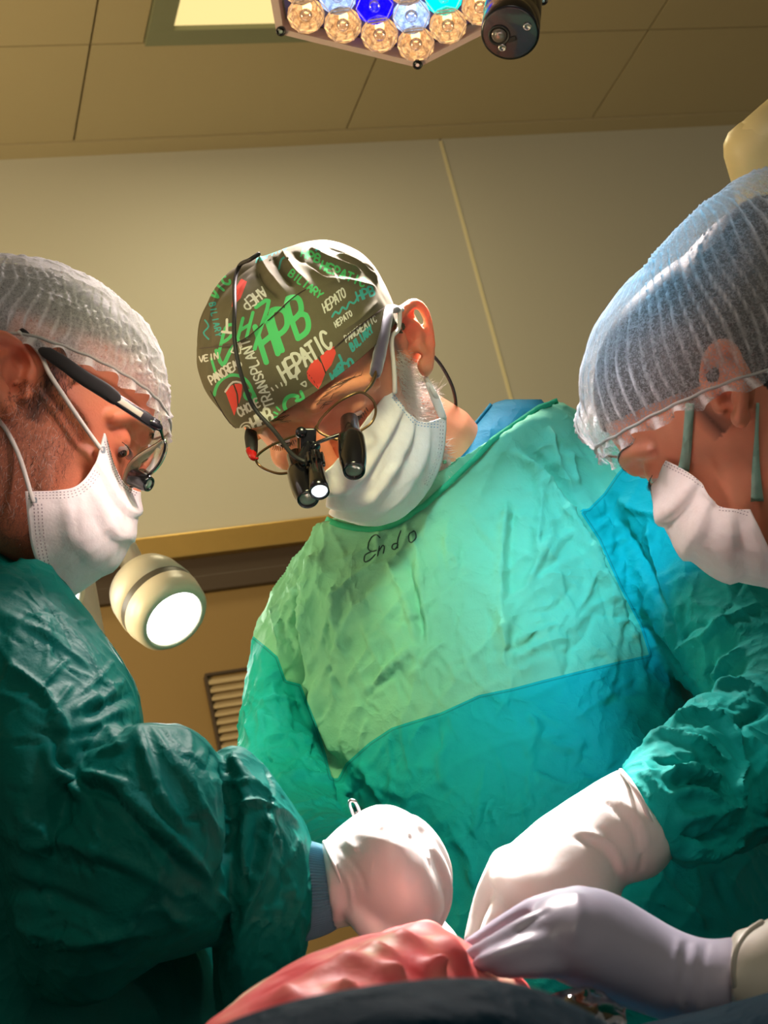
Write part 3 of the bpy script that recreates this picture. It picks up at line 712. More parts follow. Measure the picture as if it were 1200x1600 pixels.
def pleats(n, amp, lo=0.0, hi=1.0, seed=0, wob=.35, sharp=3.0):
    rs = np.random.RandomState(seed); ph = rs.rand(8)*6.28
    def f(th, t):
        w = wob*(math.sin(t*7+ph[0])*np.sin(3*th+ph[1])+.6*math.sin(t*13+ph[2])*np.sin(5*th+ph[3])); s = np.sin((th+w*.25)*n+ph[4]+2.5*np.sin(2*th+ph[5]))
        rg = np.clip(1-np.abs(s)*1.6, 0, 1)**sharp; env = np.clip((t-lo)/.06, 0, 1)*np.clip((hi-t)/.25, 0, 1)
        br = .55+.45*np.sin(th*7+t*9+ph[6]); k = rg*env*np.clip(br+.25, 0, 1); return amp*k, k
    return f
# ------------------------------------------------------------------ the middle surgeon
GZ = lambda p, z: np.array([p[0], p[1], z])
def legs(c, dx):
    parts = []
    for s in (-1, 1):
        p = np.array([c[0]+s*dx[0]*.09, c[1]+s*dx[1]*.09, 0]); parts.append(tube([GZ(p, .95), GZ(p, .5), GZ(p, .1)], [.085, .065, .045], 16, 3)); q = np.array([dx[1], -dx[0], 0])
        parts.append(tube([GZ(p, .05)-q*.03, GZ(p, .045)+q*.10, GZ(p, .035)+q*.17], [.05, .045, .033], 14, 3))
    return parts
mid = empty('person', np.r_[P(760, 1500, 1.62)[:2], 0.0], 'surgeon in the middle with printed cap, loupes and mint yoked gown, bending forward', 'person')
Rm = np.array([[-.029, .911, -.412], [.566, -.325, -.758], [-.824, -.255, -.506]])
neck_m = [P(660, 715, 1.60), P(695, 800, 1.62)]
torso_m = [loft_px([(600, 790, 790, 770, 1.60, .05), (520, 900, 930, 850, 1.62, .09), (520, 1100, 990, 1060, 1.6, .11), (590, 1400, 1130, 1360, 1.55, .12), (640, 1700, 1190, 1660, 1.52, .12)], 24, 4)]+legs(P(840, 1700, 1.56), RGT)
hm = make_head('mid', mid, Rm, (-.056, -.125, 1.527), 1.0, M['skin_mid'], neck_m, torso_m,
     ruddy=[((-.016, .084, .004), .018, .95), ((.10, 0, -.02), .03, .35), ((-.02, .082, .03), .012, .5)], sk=(.76, .74), jaw=.6)
eyes(hm, 1, mid, 'iris_dark'); eyes(hm, -1, mid, 'iris_dark'); brow(hm, 1, mid, M['hairbrown'], 34, .0002); brow(hm, -1, mid, M['hairbrown'], 34, .0002)
strands('stubble', hm, mid, lambda X: ((X[:, 2] < .0) & (X[:, 2] > -.12) & (X[:, 0] < .035) & (X[:, 0] > -.045) & (X[:, 1] > .03) & (X[:, 1] < .0752)).astype(float), 2600, .0095, .00022, M['hairgrey'], (-.1, .3, -1.0), 1.0, .8)
strands('neck_hair', hm, mid, lambda X: ((X[:, 2] < -.01) & (X[:, 2] > -.085) & (X[:, 0] < -.045) & (X[:, 1] > .0)).astype(float), 900, .011, .00025, M['hairbrown'], (-.2, .3, -1.0), .6, .5)
gm = [loft_px([(560, 828, 682, 774, 1.590, .035), (508, 817, 795, 677, 1.605, .075), (478, 850, 874, 632, 1.630, .098), (450, 892, 935, 700, 1.65, .118), (432, 965, 985, 800, 1.64, .140), (455, 1045, 1030, 930, 1.62, .152), (478, 1115, 1060, 1030, 1.60, .155), (515, 1215, 1090, 1130, 1.58, .158), (545, 1300, 1140, 1230, 1.56, .16), (575, 1420, 1230, 1340, 1.54, .165), (600, 1580, 1300, 1500, 1.52, .17), (612, 1700, 1310, 1620, 1.515, .175)], 48, 5, .92),
  loft_px([(490, 850, 580, 830, 1.66, .05), (440, 905, 555, 900, 1.665, .07), (402, 985, 505, 985, 1.655, .074), (386, 1060, 485, 1075, 1.63, .074), (373, 1140, 500, 1140, 1.59, .074), (368, 1200, 530, 1200, 1.54, .074), (376, 1260, 545, 1245, 1.48, .07), (420, 1330, 560, 1275, 1.40, .06), (480, 1375, 590, 1310, 1.32, .048), (520, 1400, 610, 1340, 1.27, .04)], 32, 5),
  loft_px([(850, 745, 940, 640, 1.655, .06), (872, 780, 1030, 665, 1.65, .078), (902, 825, 1095, 715, 1.625, .085), (945, 890, 1150, 800, 1.59, .086), (990, 965, 1205, 890, 1.54, .086), (1045, 1040, 1262, 980, 1.49, .086), (1100, 1110, 1300, 1070, 1.44, .084), (1150, 1180, 1325, 1160, 1.40, .07)], 32, 5),
  loft_px([(968, 1200, 1049, 1338, 1.245, .044), (1003, 1168, 1082, 1350, 1.26, .055), (1045, 1132, 1150, 1330, 1.29, .062), (1100, 1088, 1215, 1302, 1.34, .07), (1180, 1045, 1300, 1255, 1.395, .076), (1262, 1035, 1345, 1180, 1.42, .06)], 32, 5)]
YOKE = [(350, 600), (350, 975), (397, 995), (418, 1012), (434, 1026), (447, 1063), (470, 1069), (480, 1095), (494, 1129), (510, 1180), (518, 1214), (527, 1218), (540, 1193), (577, 1160), (612, 1137), (643, 1127), (689, 1113), (748, 1086), (801, 1075), (850, 1062), (903, 1049), (968, 1033), (1014, 1023), (1000, 978), (968, 917), (935, 844), (903, 795), (919, 795), (943, 771), (964, 740), (1010, 690), (1000, 500), (600, 500)]
mk('gown_skirt', *loft_px([(606, 1660, 1300, 1580, 1.515, .168), (640, 1950, 1340, 1860, 1.50, .19), (700, 2800, 1420, 2740, 1.46, .20)], 48, 8, .92), M['gown'], mid)
me = union(gm, .0025, 9, .5)
folds(me, [
 ([(470, 870), (455, 960), (462, 1030), (478, 1090), (495, 1135), (530, 1220), (545, 1280)], 9, -9), ([(500, 850), (480, 930), (478, 1000), (490, 1060)], 16, 7), ([(492, 1060), (505, 1120), (530, 1190)], 14, 6),
 ([(801, 683), (862, 734), (899, 791), (935, 844), (968, 917), (1004, 978), (1045, 1027), (1090, 1080)], 8, -11), ([(790, 690), (845, 742), (885, 800), (920, 860), (955, 930), (990, 990)], 13, 8),
 ([(600, 870), (635, 940), (650, 1000), (655, 1018)], 7, 5), ([(632, 860), (650, 930), (664, 1010)], 7, -4), ([(648, 880), (665, 960), (672, 1020)], 6, 4),
 ([(525, 900), (522, 960), (535, 1010), (545, 1040)], 8, 5), ([(540, 1080), (560, 1040), (600, 990)], 6, 4), ([(570, 1090), (610, 1045), (640, 1020), (665, 1015)], 7, 5), ([(560, 1110), (590, 1070), (630, 1050)], 6, -3), ([(655, 1040), (680, 1015), (700, 1000)], 6, 4),
 ([(795, 760), (785, 850), (783, 940), (790, 1060)], 8, 6), ([(805, 780), (798, 860), (800, 940)], 7, -3), ([(800, 930), (790, 980), (795, 1030)], 9, 4), ([(800, 1040), (830, 1015), (870, 1000), (900, 998)], 7, 4), ([(800, 1010), (840, 985), (880, 975)], 6, 3),
 ([(870, 830), (845, 870), (830, 900), (810, 940)], 7, 4), ([(850, 760), (840, 830), (838, 880)], 9, 4), ([(900, 830), (870, 850), (855, 880)], 6, 3), ([(815, 710), (835, 740), (850, 790)], 7, 4), ([(860, 660), (870, 720), (900, 770)], 9, 5), ([(890, 700), (905, 760)], 8, 4),
 ([(1010, 800), (1020, 860), (1035, 920), (1045, 1010)], 10, 6), ([(965, 780), (1000, 800), (1060, 812)], 8, 6), ([(960, 800), (990, 850), (1030, 930), (1060, 1010)], 9, -6), ([(1140, 960), (1110, 990), (1070, 1010), (1050, 1020)], 8, 6), ([(1170, 1010), (1130, 1040), (1115, 1080)], 9, 7), ([(1120, 1000), (1105, 1050), (1105, 1090)], 7, -5), ([(1190, 940), (1150, 960), (1100, 985)], 8, 4),
 ([(1042, 1140), (1080, 1120), (1130, 1130), (1170, 1190)], 9, 8), ([(1004, 1168), (1040, 1150), (1090, 1165), (1140, 1190)], 8, 7), ([(1020, 1180), (1060, 1195), (1110, 1190)], 7, -7), ([(1030, 1215), (1080, 1205), (1130, 1225)], 8, 8), ([(1040, 1245), (1090, 1240), (1150, 1275)], 8, 7), ([(1045, 1225), (1095, 1222), (1140, 1250)], 6, -7), ([(1050, 1280), (1100, 1275), (1170, 1260)], 8, 8), ([(1050, 1300), (1100, 1310), (1160, 1290)], 8, -6), ([(1060, 1330), (1110, 1335), (1170, 1310)], 8, 6), ([(1170, 1185), (1150, 1230), (1170, 1250)], 7, 7), ([(1110, 1080), (1160, 1070), (1200, 1090)], 9, 7), ([(1150, 1130), (1185, 1110), (1200, 1100)], 9, -7),
 ([(420, 900), (425, 960), (440, 1010)], 8, 4), ([(455, 930), (435, 980), (432, 1020)], 7, 4), ([(400, 1100), (440, 1090), (470, 1110)], 7, 4), ([(405, 1160), (450, 1150), (490, 1165)], 7, 4), ([(440, 1220), (480, 1210), (525, 1225)], 7, 5), ([(385, 1020), (382, 1100), (390, 1160)], 7, 3),
 ([(545, 1210), (600, 1230), (640, 1250)], 9, 3), ([(560, 1190), (580, 1215), (600, 1255)], 7, 4), ([(700, 1290), (735, 1340), (740, 1390)], 9, 4), ([(760, 1180), (750, 1260), (740, 1330)], 9, 3), ([(820, 1110), (840, 1140), (820, 1190)], 8, 4), ([(840, 1150), (880, 1170), (920, 1160)], 8, 3), ([(700, 1130), (690, 1190), (700, 1240)], 8, 3), ([(830, 1200), (870, 1230), (930, 1210)], 9, 3), ([(1000, 1340), (1060, 1400), (1110, 1460)], 10, 5), ([(1120, 1340), (1130, 1400), (1150, 1440)], 10, -5), ([(980, 1400), (1050, 1420), (1110, 1450)], 9, 4),
], 1.35)
crumple(me, [(.060, 3.0, (.25, 1), 2.0, False), (.034, 2.6, (.7, -.7), 2.2, True), (.026, 1.8, (.5, .85), 2.4, True), (.013, .6, (.8, -.3), 1.5, True)])
creases(me, 120, (430, 840, 1010, 1330), (115, 75, 145, 60), 21); creases(me, 26, (372, 930, 500, 1240), (20, 60, 95), 22); creases(me, 40, (930, 760, 1190, 1090), (125, 100, 150), 23); creases(me, 34, (1010, 1090, 1200, 1340), (20, 50, -10), 24, (3.5, 6), (1.5, 3.0))
me.name = 'gown'; gown_m = link('gown', me, M['gown'], mid)
V = getV(me); q = PIX(V); sattr(me, 'seam', polysd(q[:, :2], YOKE)*q[:, 2]/FPX)
bv = bvh_of(me)
ribbons('writing', bv, [([(594, 841), (588, 836), (580, 842), (575, 856), (581, 862), (589, 860)], 2.2), ([(581, 862), (571, 868), (570, 878), (578, 876), (588, 866)], 2.2),
  ([(593, 853), (590, 870)], 2.2), ([(592, 862), (598, 853), (601, 856), (599, 866)], 2.2), ([(622, 849), (615, 851), (613, 857), (618, 859), (623, 851)], 2.2), ([(627, 829), (622, 845), (622, 858)], 2.2), ([(648, 830), (641, 834), (639, 843), (643, 848), (650, 841), (649, 832), (645, 830)], 2.2)], M['ink'], gown_m, .0007)
M['binding'] = cloth_mat('neck_binding', srgb(40, 165, 120))
def band(name, pts, wpx, mat, parent, bvh, off=.002, th=.0016):
    r = ribbon(bvh, pts, wpx, off, 6, False, .08)
    if r: o = mk(name, *r, mat, parent); solid(o, th, 0); return o
band('neck_binding', [(506, 812), (560, 826), (610, 822), (655, 795), (690, 765), (740, 718), (800, 662), (838, 642), (876, 628)], 9, M['binding'], gown_m, bv)
# blue scrub collar between neck and gown
so = mk('scrub_collar', *loft_px([(790, 624, 846, 624, 1.650, .02), (767, 633, 852, 640, 1.632, .024), (745, 660, 822, 670, 1.605, .024), (724, 690, 786, 706, 1.578, .022), (703, 722, 752, 738, 1.560, .02), (689, 754, 706, 772, 1.552, .014)], 40, 6), M['scrub'], mid)
band('collar_hem', [(690, 752), (703, 722), (724, 690), (768, 634)], 5, M['scrub'], so, bvh_of(so.data), .0015)
# printed cap: strokes drawn in cap-front coordinates, kept on the cloth as distance fields
FONT = {'A': [[(0, 0), (.5, 1), (1, 0)], [(.22, .38), (.78, .38)]], 'B': [[(0, 0), (0, 1), (.6, 1), (.85, .85), (.8, .62), (.55, .53), (0, .5)], [(.55, .53), (.95, .4), (.95, .15), (.65, 0), (0, 0)]], 'C': [[(.95, .82), (.7, 1), (.3, 1), (0, .65), (0, .35), (.3, 0), (.7, 0), (.95, .18)]],
 'D': [[(0, 0), (0, 1), (.55, 1), (.95, .65), (.95, .35), (.55, 0), (0, 0)]], 'E': [[(.9, 1), (0, 1), (0, 0), (.9, 0)], [(0, .5), (.75, .5)]], 'H': [[(0, 0), (0, 1)], [(.9, 0), (.9, 1)], [(0, .5), (.9, .52)]], 'I': [[(.5, 0), (.5, 1)]], 'K': [[(0, 0), (0, 1)], [(.85, 1), (0, .45), (.9, 0)]],
 'L': [[(0, 1), (0, 0), (.85, 0)]], 'N': [[(0, 0), (0, 1), (.9, 0), (.9, 1)]], 'O': [[(.5, 1), (.1, .8), (0, .45), (.2, .08), (.5, 0), (.85, .12), (1, .5), (.85, .88), (.5, 1)]], 'P': [[(0, 0), (0, 1), (.6, 1), (.95, .8), (.85, .52), (.5, .42), (0, .42)]], 'R': [[(0, 0), (0, 1), (.6, 1), (.9, .8), (.8, .52), (0, .45)], [(.4, .45), (.95, 0)]],
 'S': [[(.9, .85), (.6, 1), (.2, .95), (.05, .72), (.3, .52), (.75, .42), (.92, .2), (.65, 0), (.1, .1)]], 'T': [[(0, 1), (1, 1)], [(.5, 1), (.5, 0)]], 'U': [[(0, 1), (0, .3), (.25, 0), (.7, 0), (.95, .3), (.95, 1)]], 'V': [[(0, 1), (.5, 0), (1, 1)]], 'Y': [[(0, 1), (.5, .5), (1, 1)], [(.5, .5), (.5, 0)]], 'M': [[(0, 0), (.1, 1), (.5, .35), (.9, 1), (1, 0)]]}
def text(s, org, rt, upv, h, wd, adv, w):
    rt = np.array(rt, float)/np.linalg.norm(rt); upv = np.array(upv, float)/np.linalg.norm(upv); out = []; o = np.array(org, float)
    for i, ch in enumerate(s):
        for st in FONT.get(ch, []): out.append(([tuple(o+rt*(adv*i+x*wd)+upv*(y*h)) for x, y in st], w))
    return out
def arc(c, r, a0, a1, n=14, ry=None): return [(c[0]+r*math.cos(math.radians(a0+(a1-a0)*k/n)), c[1]-(ry or r)*math.sin(math.radians(a0+(a1-a0)*k/n))) for k in range(n+1)]
GREEN = text('HPB', (416, 566), (.80, -.60), (-.30, -.95), 58, 25, 31, 8.5)
GREEN += text('PH', (342, 552), (.86, -.50), (.25, -.97), 40, 20, 32, 5)+[([(338, 548), (348, 570), (360, 548), (372, 532)], 6), ([(400, 480), (420, 470), (405, 520), (398, 545)], 6)]
GREEN += [(arc((458, 632), 14, 60, 250), 6), ([(470, 612), (474, 623), (463, 626)], 5), (arc((389, 617), 7, 0, 360), 4.5), (arc((365, 620), 30, 175, 20, 16, 34), 5), ([(393, 608), (400, 622), (398, 634)], 4)]
GREEN += text('VIC', (338, 468), (.62, -.78), (-.78, -.62), 14, 9, 14, 4)+[([(330, 560), (336, 580), (340, 590)], 4), ([(432, 636), (437, 641)], 3), ([(428, 644), (434, 647)], 3), ([(427, 652), (433, 652)], 3)]
GREEN += text('HPB', (470, 400), (.9, .35), (.3, -.9), 12, 8, 11, 3)+text('HEPATIC', (500, 420), (.92, .38), (.35, -.93), 13, 8, 11, 3)+text('BILIARY', (450, 430), (.8, .6), (.6, -.8), 11, 7, 9, 2.6)
WHITE = text('HEPATIC', (446, 597), (.79, -.61), (-.46, -.89), 27, 11.5, 13.6, 4.6)+text('HPB', (398, 674), (.86, -.51), (-.36, -.93), 21, 9.5, 12.5, 4.0)+text('TRANSPLANT', (429, 634), (-.36, -.93), (-.93, .30), 15, 8.5, 11.5, 2.6)
WHITE += text('PANCREAS', (331, 601), (.84, -.54), (-.45, -.89), 13, 6, 7.2, 2.4)+text('CHOLE', (375, 651), (.88, -.47), (-.42, -.9), 13, 6, 7.6, 2.6)+text('HEPATO', (508, 489), (.78, -.62), (-.32, -.95), 15, 6, 7.2, 2.2)
WHITE += text('PANCREATIC', (541, 535), (.82, -.57), (-.35, -.93), 10, 4.4, 6.0, 1.8)+text('AHEP', (409, 448), (-.8, .58), (.6, .8), 16, 8, 11, 2.6)+text('T', (362, 500), (-.98, -.1), (0, 1), 20, 15, 10, 4)
WHITE += text('VEIN', (312, 566), (.95, -.2), (-.1, -1), 9, 6, 8, 2.0)+text('HEPATO', (525, 512), (.8, -.6), (-.35, -.93), 9, 4, 5.6, 1.8)+[(arc((492, 580), 30, 105, 205), 3), ([(361, 550), (370, 534), (376, 552), (361, 550)], 2.2), ([(470, 600), (477, 596), (478, 604), (470, 600)], 2.2)]
WHITE += [([(424, 606), (427, 610)], 2.4), ([(431, 602), (434, 606)], 2.4), ([(439, 598), (441, 603)], 2.4), ([(447, 597), (447, 602)], 2.4), (arc((385, 671), 6, 0, 300), 2), (arc((386, 671), 11, 60, 280), 2), ([(352, 612), (364, 597), (380, 600), (385, 612)], 3), ([(520, 420), (530, 440)], 3)]
TEALP = text('BILIARY', (551, 549), (.72, -.69), (-.42, -.91), 12, 5, 6.6, 2.8)+text('UNCO', (522, 598), (.78, -.62), (-.4, -.9), 15, 8, 11, 4)+text('BILIARY', (327, 474), (.2, .98), (.98, -.18), 9, 5, 8, 2)
TEALP += [([(519, 495), (524, 487), (530, 490), (535, 480), (541, 483), (546, 472), (553, 474), (558, 466)], 3), ([(320, 500), (326, 510), (318, 520), (326, 530)], 2.4), ([(436, 420), (440, 405), (450, 400)], 3), ([(520, 590), (528, 570), (534, 566), (530, 555)], 4)]
TEALP += text('HPB', (560, 470), (.8, -.3), (-.3, -.95), 14, 8, 10, 3)+text('HEPATO', (400, 410), (.9, -.4), (.3, -.95), 11, 7, 9, 2.4)
def lobe(pts): return pts
LIVER = [[(479, 582), (486, 567), (495, 559), (502, 568), (508, 584), (502, 600), (497, 608), (488, 600), (481, 592)], [(500, 557), (510, 548), (522, 541), (525, 552), (518, 570), (509, 581), (504, 568)], [(351, 609), (364, 601), (369, 615), (371, 634), (366, 650), (358, 628)], [(366, 600), (379, 599), (377, 619), (373, 632), (370, 612)], [(365, 455), (377, 435), (386, 440), (376, 466), (362, 480)], [(334, 640), (350, 660), (372, 690), (360, 680), (345, 665)]]
def field(q, strokes, facing):
    d = np.full(len(q), 1e3)
    for pts, w in strokes:
        pp = catmull(np.array(pts, float), 3); lo = pp.min(0)-w*2; hi = pp.max(0)+w*2
        idx = np.where((q[:, 0] > lo[0]) & (q[:, 0] < hi[0]) & (q[:, 1] > lo[1]) & (q[:, 1] < hi[1]))[0]
        if len(idx): dd, _ = segdist(q[idx, :2], pp); d[idx] = np.minimum(d[idx], dd-w/2)
    return d
def cap_mat():
    t = NT('printed_cap'); t.set(Roughness=0.85); t.b.inputs['Specular IOR Level'].default_value = 0.2; v = t.coord()
    c = t.mix(t.noise(60, 4, .6, v), srgb(92, 88, 66), srgb(112, 104, 82))
    for nm, col in (('p_red', srgb(236, 84, 72)), ('p_teal', srgb(70, 170, 160)), ('p_green', srgb(84, 196, 118)), ('p_white', srgb(214, 214, 200)), ('p_line', srgb(60, 40, 36))):
        c = t.mix(t.math('LESS_THAN', t.attr(nm), 0.0), c, col)
    t.base(c); t.bump(t.noise(700, 2, .5, v), .2, .0005); return t.m
M['cap'] = cap_mat()
def rim_m(a):
    x = -.004+.109*math.cos(a); y = .0805*math.sin(a); s = (x+.113)/.218
    z = -.035+.068*s**.8+ (.20*y if x > 0 else .05*y); z -= .012*math.exp(-((x-.0)/.04)**2)*0
    return np.array([x, y, z])
capV, capF, kk, rimc = dome(hm, rim_m, (-.030, .004, .100), (.82, .05, .35, 1.0), 560, 210, None, [(2.2, .7, .55, .25, (-.002, .006, .003)), (-1.35, .9, .40, .42, (.0, -.027, .004)), (-2.0, .7, .72, .25, (0, -.010, .010))], .006)
cap = mk('surgical_cap', capV, capF, None, mid); cap.data.materials.append(M['cap'])
folds(cap.data, [([(405, 398), (420, 425), (450, 462)], 6, 5), ([(425, 400), (438, 425), (460, 450)], 5, -5), ([(440, 392), (462, 425), (490, 452)], 7, 5), ([(455, 392), (490, 418), (520, 440)], 6, -5), ([(480, 388), (520, 410), (570, 425)], 7, 5.5), ([(470, 400), (500, 432), (540, 445)], 6, 4), ([(510, 384), (550, 400), (588, 425)], 6, -4), ([(520, 395), (560, 412), (592, 440)], 6, 4), ([(400, 420), (412, 445), (440, 470)], 5, -4),
  ([(395, 425), (372, 470), (352, 530)], 7, 3), ([(350, 440), (335, 480), (325, 520)], 7, 3), ([(435, 470), (400, 520), (385, 540), (330, 540)], 4, -3), ([(326, 540), (380, 532), (430, 490), (470, 455)], 3, 2.0), ([(500, 450), (540, 440), (590, 450)], 8, 3), ([(590, 470), (560, 500), (530, 520)], 5, 1.5)])
crumple(cap.data, [(.03, 1.2, None, 1, False), (.014, .5, None, 1, False)])
V = getV(cap.data); N = getN(cap.data); q = PIX(V)[:, :2].copy(); back = ((V-CAM)*N).sum(1) > 0
cen = q.mean(0); q[back] = np.stack([2*cen[0]-q[back, 0]+20, q[back, 1]], 1)      # the print goes on round the far side
for nm, S in (('p_green', GREEN), ('p_white', WHITE), ('p_teal', TEALP)): sattr(cap.data, nm, field(q, S, None))
sattr(cap.data, 'p_red', np.min([-polysd(q, L) for L in LIVER], 0))
sattr(cap.data, 'p_line', field(q, [([(497, 557), (503, 568), (509, 583)], 1.8), ([(479, 582), (488, 592), (497, 606)], 1.3), ([(365, 600), (371, 616), (372, 634)], 1.4)], None))
solid(cap, .0012, -1)
bvc = bvh_of(cap.data)
ribbons('cap_seam', bvc, [([(312, 545), (345, 541), (380, 531), (420, 500), (455, 468), (480, 452)], 1.6), ([(330, 610), (360, 660), (398, 686)], 1.4), ([(600, 480), (560, 510), (520, 545)], 1.6)], M['hairbrown'], cap, .0008)
# mask
def mask_patch(name, net, parent, mat, pl=(), sa=10, sb=14, fl=(), cr=.8, th=.0012):
    G = spline_net([[P(*c) for c in row] for row in net], sb, sa)       # u along the rows of net, v across
    a, b, _ = G.shape; v = np.linspace(0, 1, b); u = np.linspace(0, 1, a)
    du = np.gradient(G, axis=0); dv = np.gradient(G, axis=1); n = np.cross(du, dv); n /= np.linalg.norm(n, axis=2)[..., None]+1e-12
    if (n[a//2, b//2]@(G[a//2, b//2]-CAM)) > 0: n = -n
    D = np.zeros((a, b))
    for v0, amp, w, slope in pl:
        s = (v[None, :]-(v0+slope*(u[:, None]-.5)))/w; D += amp*np.where(s < 0, np.exp(-(s*1.0)**2), np.exp(-(s*5)**2))*np.clip(np.minimum(u, 1-u)*8, .35, 1)[:, None]
    G = G+n*D[..., None]
    o = mk(name, *grid(G), mat, parent, True, True)
    if fl: folds(o.data, fl)
    crumple(o.data, [(.035, cr, None, 1, False), (.014, cr*.5, None, 1, True)]); solid(o, th, 0)
    return o
def welds(name, obj, lines, mat, rows=3, gap=5.0, step=5.2, w=2.0, ln=2.2):
    bv = bvh_of(obj.data); L = []
    for pts in lines:
        pp = catmull(np.array(pts, float), 20); s = np.r_[0, np.cumsum(np.linalg.norm(np.diff(pp, axis=0), axis=1))]
        for dd in np.arange(0, s[-1], step):
            c = np.array([np.interp(dd, s, pp[:, k]) for k in (0, 1)]); e = np.array([np.interp(min(dd+.5, s[-1]), s, pp[:, k]) for k in (0, 1)])-np.array([np.interp(max(dd-.5, 0), s, pp[:, k]) for k in (0, 1)]); e /= np.linalg.norm(e)+1e-9; n = np.array([-e[1], e[0]])
            for r in range(rows): p = c+n*gap*r; L.append(([tuple(p-e*ln/2), tuple(p+e*ln/2)], w))
    return ribbons(name, bv, L, mat, obj, .0009, 1)
mm = mask_patch('face_mask', [[(611, 606, 1.48), (632, 640, 1.486), (660, 660, 1.498), (697, 650, 1.516)], [(587, 636, 1.458), (612, 678, 1.466), (652, 706, 1.486), (691, 716, 1.516)], [(564, 666, 1.442), (590, 715, 1.45), (627, 755, 1.472), (667, 768, 1.512)], [(543, 698, 1.428), (567, 750, 1.438), (597, 788, 1.462), (627, 809, 1.498)], [(522, 724, 1.416), (541, 770, 1.428), (561, 804, 1.46), (576, 822, 1.494)], [(506, 739, 1.414), (514, 772, 1.434), (524, 797, 1.464), (526, 808, 1.494)], [(501, 744, 1.46), (510, 772, 1.48), (520, 794, 1.505), (518, 800, 1.525)]], mid, M['mask'], [(.30, .0045, .10, 0), (.53, .0045, .10, 0), (.76, .004, .10, 0)], 12, 14,
   [([(650, 705), (610, 730), (580, 765), (560, 790)], 7, 2.5), ([(640, 715), (600, 742), (576, 770)], 6, -2.5), ([(665, 740), (630, 770), (600, 800)], 6, 1.6), ([(560, 700), (540, 740), (530, 770)], 7, 1.5), ([(610, 690), (590, 730), (580, 760)], 6, -1.5), ([(556, 790), (590, 780), (620, 750)], 6, -2)], .8)
welds('weld', mm, [[(612, 622), (632, 646), (650, 664), (684, 668)]], M['maskblue'], 3, -4.5, 5)
welds('weld', mm, [[(692, 660), (686, 712), (664, 762)]], M['maskdot'], 2, 4, 6)
e0 = lambda h, x, y, z: h['T'](np.array([(x, y, z)]))[0]
def PL(x, y, d): return P(x, y, d-.031)
mk('ear_loop', *tube([PL(617, 612, 1.505), PL(616, 580, 1.503), PL(612, 530, 1.508), e0(hm, .004, .083, .016), e0(hm, -.010, .0885, .026), e0(hm, -.024, .087, .016)], .0021, 8, 4), M['loop'], mm)
mk('ear_loop', *tube([PL(694, 652, 1.545), PL(686, 628, 1.543), PL(674, 606, 1.54), e0(hm, -.022, .079, -.045), e0(hm, -.032, .082, -.02), e0(hm, -.034, .084, .0)], .0024, 8, 4), M['loop'], mm)
mk('loop_knot', *tube([PL(690, 648, 1.542), PL(680, 622, 1.54), PL(668, 600, 1.54)], [.0035, .0040, .002], 10, 3, True, .3, FWD), M['loop'], mm)
# ------------------------------------------------------------------ loupes of the middle surgeon
lp = empty('surgical_loupes', PL(500, 690, 1.46), 'binocular loupes with bronze wire frame, headlight and black cable on the middle surgeon', 'loupes')
def wire(pts, d, r, n=8, closed=False):
    if np.isscalar(d): d = [d]*len(pts)
    w = [PL(x, y, z) for (x, y), z in zip(pts, d)]
    if closed: w = w+[w[0]]
    return tube(np.array(w), r, n, 5)
rimR = [(495, 667), (503, 653), (524, 632), (543, 620), (562, 613), (576, 619), (585, 630), (587, 645), (580, 661), (562, 674), (546, 684), (530, 687), (512, 682), (499, 675)]
dR = [1.452, 1.450, 1.447, 1.447, 1.450, 1.454, 1.458, 1.459, 1.457, 1.452, 1.449, 1.448, 1.449, 1.451]
rimL = [(466, 679), (447, 686), (422, 697), (405, 709), (400, 718), (405, 727), (418, 735), (437, 740), (455, 737), (466, 728)]
dL = [1.456, 1.460, 1.466, 1.472, 1.474, 1.474, 1.470, 1.464, 1.458, 1.456]
fR = mk('frame_rim', *wire(rimR, dR, .00115, 8, True), M['bronze'], lp); fL = mk('frame_rim', *wire(rimL, dL, .00115, 8, True), M['bronze'], lp)
for rim, d, f in ((rimR, dR, fR), (rimL, dL, fL)):
    w = np.array([PL(x, y, z) for (x, y), z in zip(rim, d)]); w = catmull(np.r_[w, w[:1]], 4)[:-1]; c = w.mean(0); V = np.r_[w, [c-FWD*.001]]; n = len(w)
    mk('lens', V, [(i, (i+1) % n, n) for i in range(n)], M['glass'], f)
mk('nose_bridge', *wire([(495, 667), (489, 676), (480, 683), (470, 682), (464, 680)], [1.452, 1.447, 1.445, 1.448, 1.456], .0016), M['bronze'], lp)
def dirv(a, b): v = np.asarray(b)-np.asarray(a); return v/np.linalg.norm(v)
mk('temple_hinge', *tube([PL(570, 613, 1.452), PL(580, 601, 1.457), PL(586, 588, 1.463), PL(588, 578, 1.468)], [.0016, .0026, .0034, .003], 10, 3, True, .5, RGT), M['bronze'], lp)
M['fuzzy'] = plain('fuzzy_sleeve', srgb(70, 62, 88), 0.95, Sheen_Weight=1.0)
slv = mk('temple_sleeve', *tube([PL(587, 582, 1.468), PL(592, 560, 1.476), PL(598, 530, 1.486), PL(604, 500, 1.50), PL(608, 484, 1.512), e0(hm, -.008, .087, .028)], [.0052, .0056, .0054, .005, .0045, .003], 14, 4), M['fuzzy'], lp)
crumple(slv.data, [(.003, .7, None, 1, False)])
mk('temple_hinge', *tube([PL(401, 716, 1.474), PL(396, 714, 1.477), PL(392, 704, 1.483)], [.0018, .0036, .0045], 10, 3), plain('red_hinge', srgb(190, 30, 30), .25), lp)
mk('temple_sleeve', *tube([PL(394, 706, 1.482), PL(393, 690, 1.492), PL(392, 678, 1.505), PL(396, 660, 1.54)], [.0048, .0056, .0054, .004], 14, 4), M['rubber'], lp)
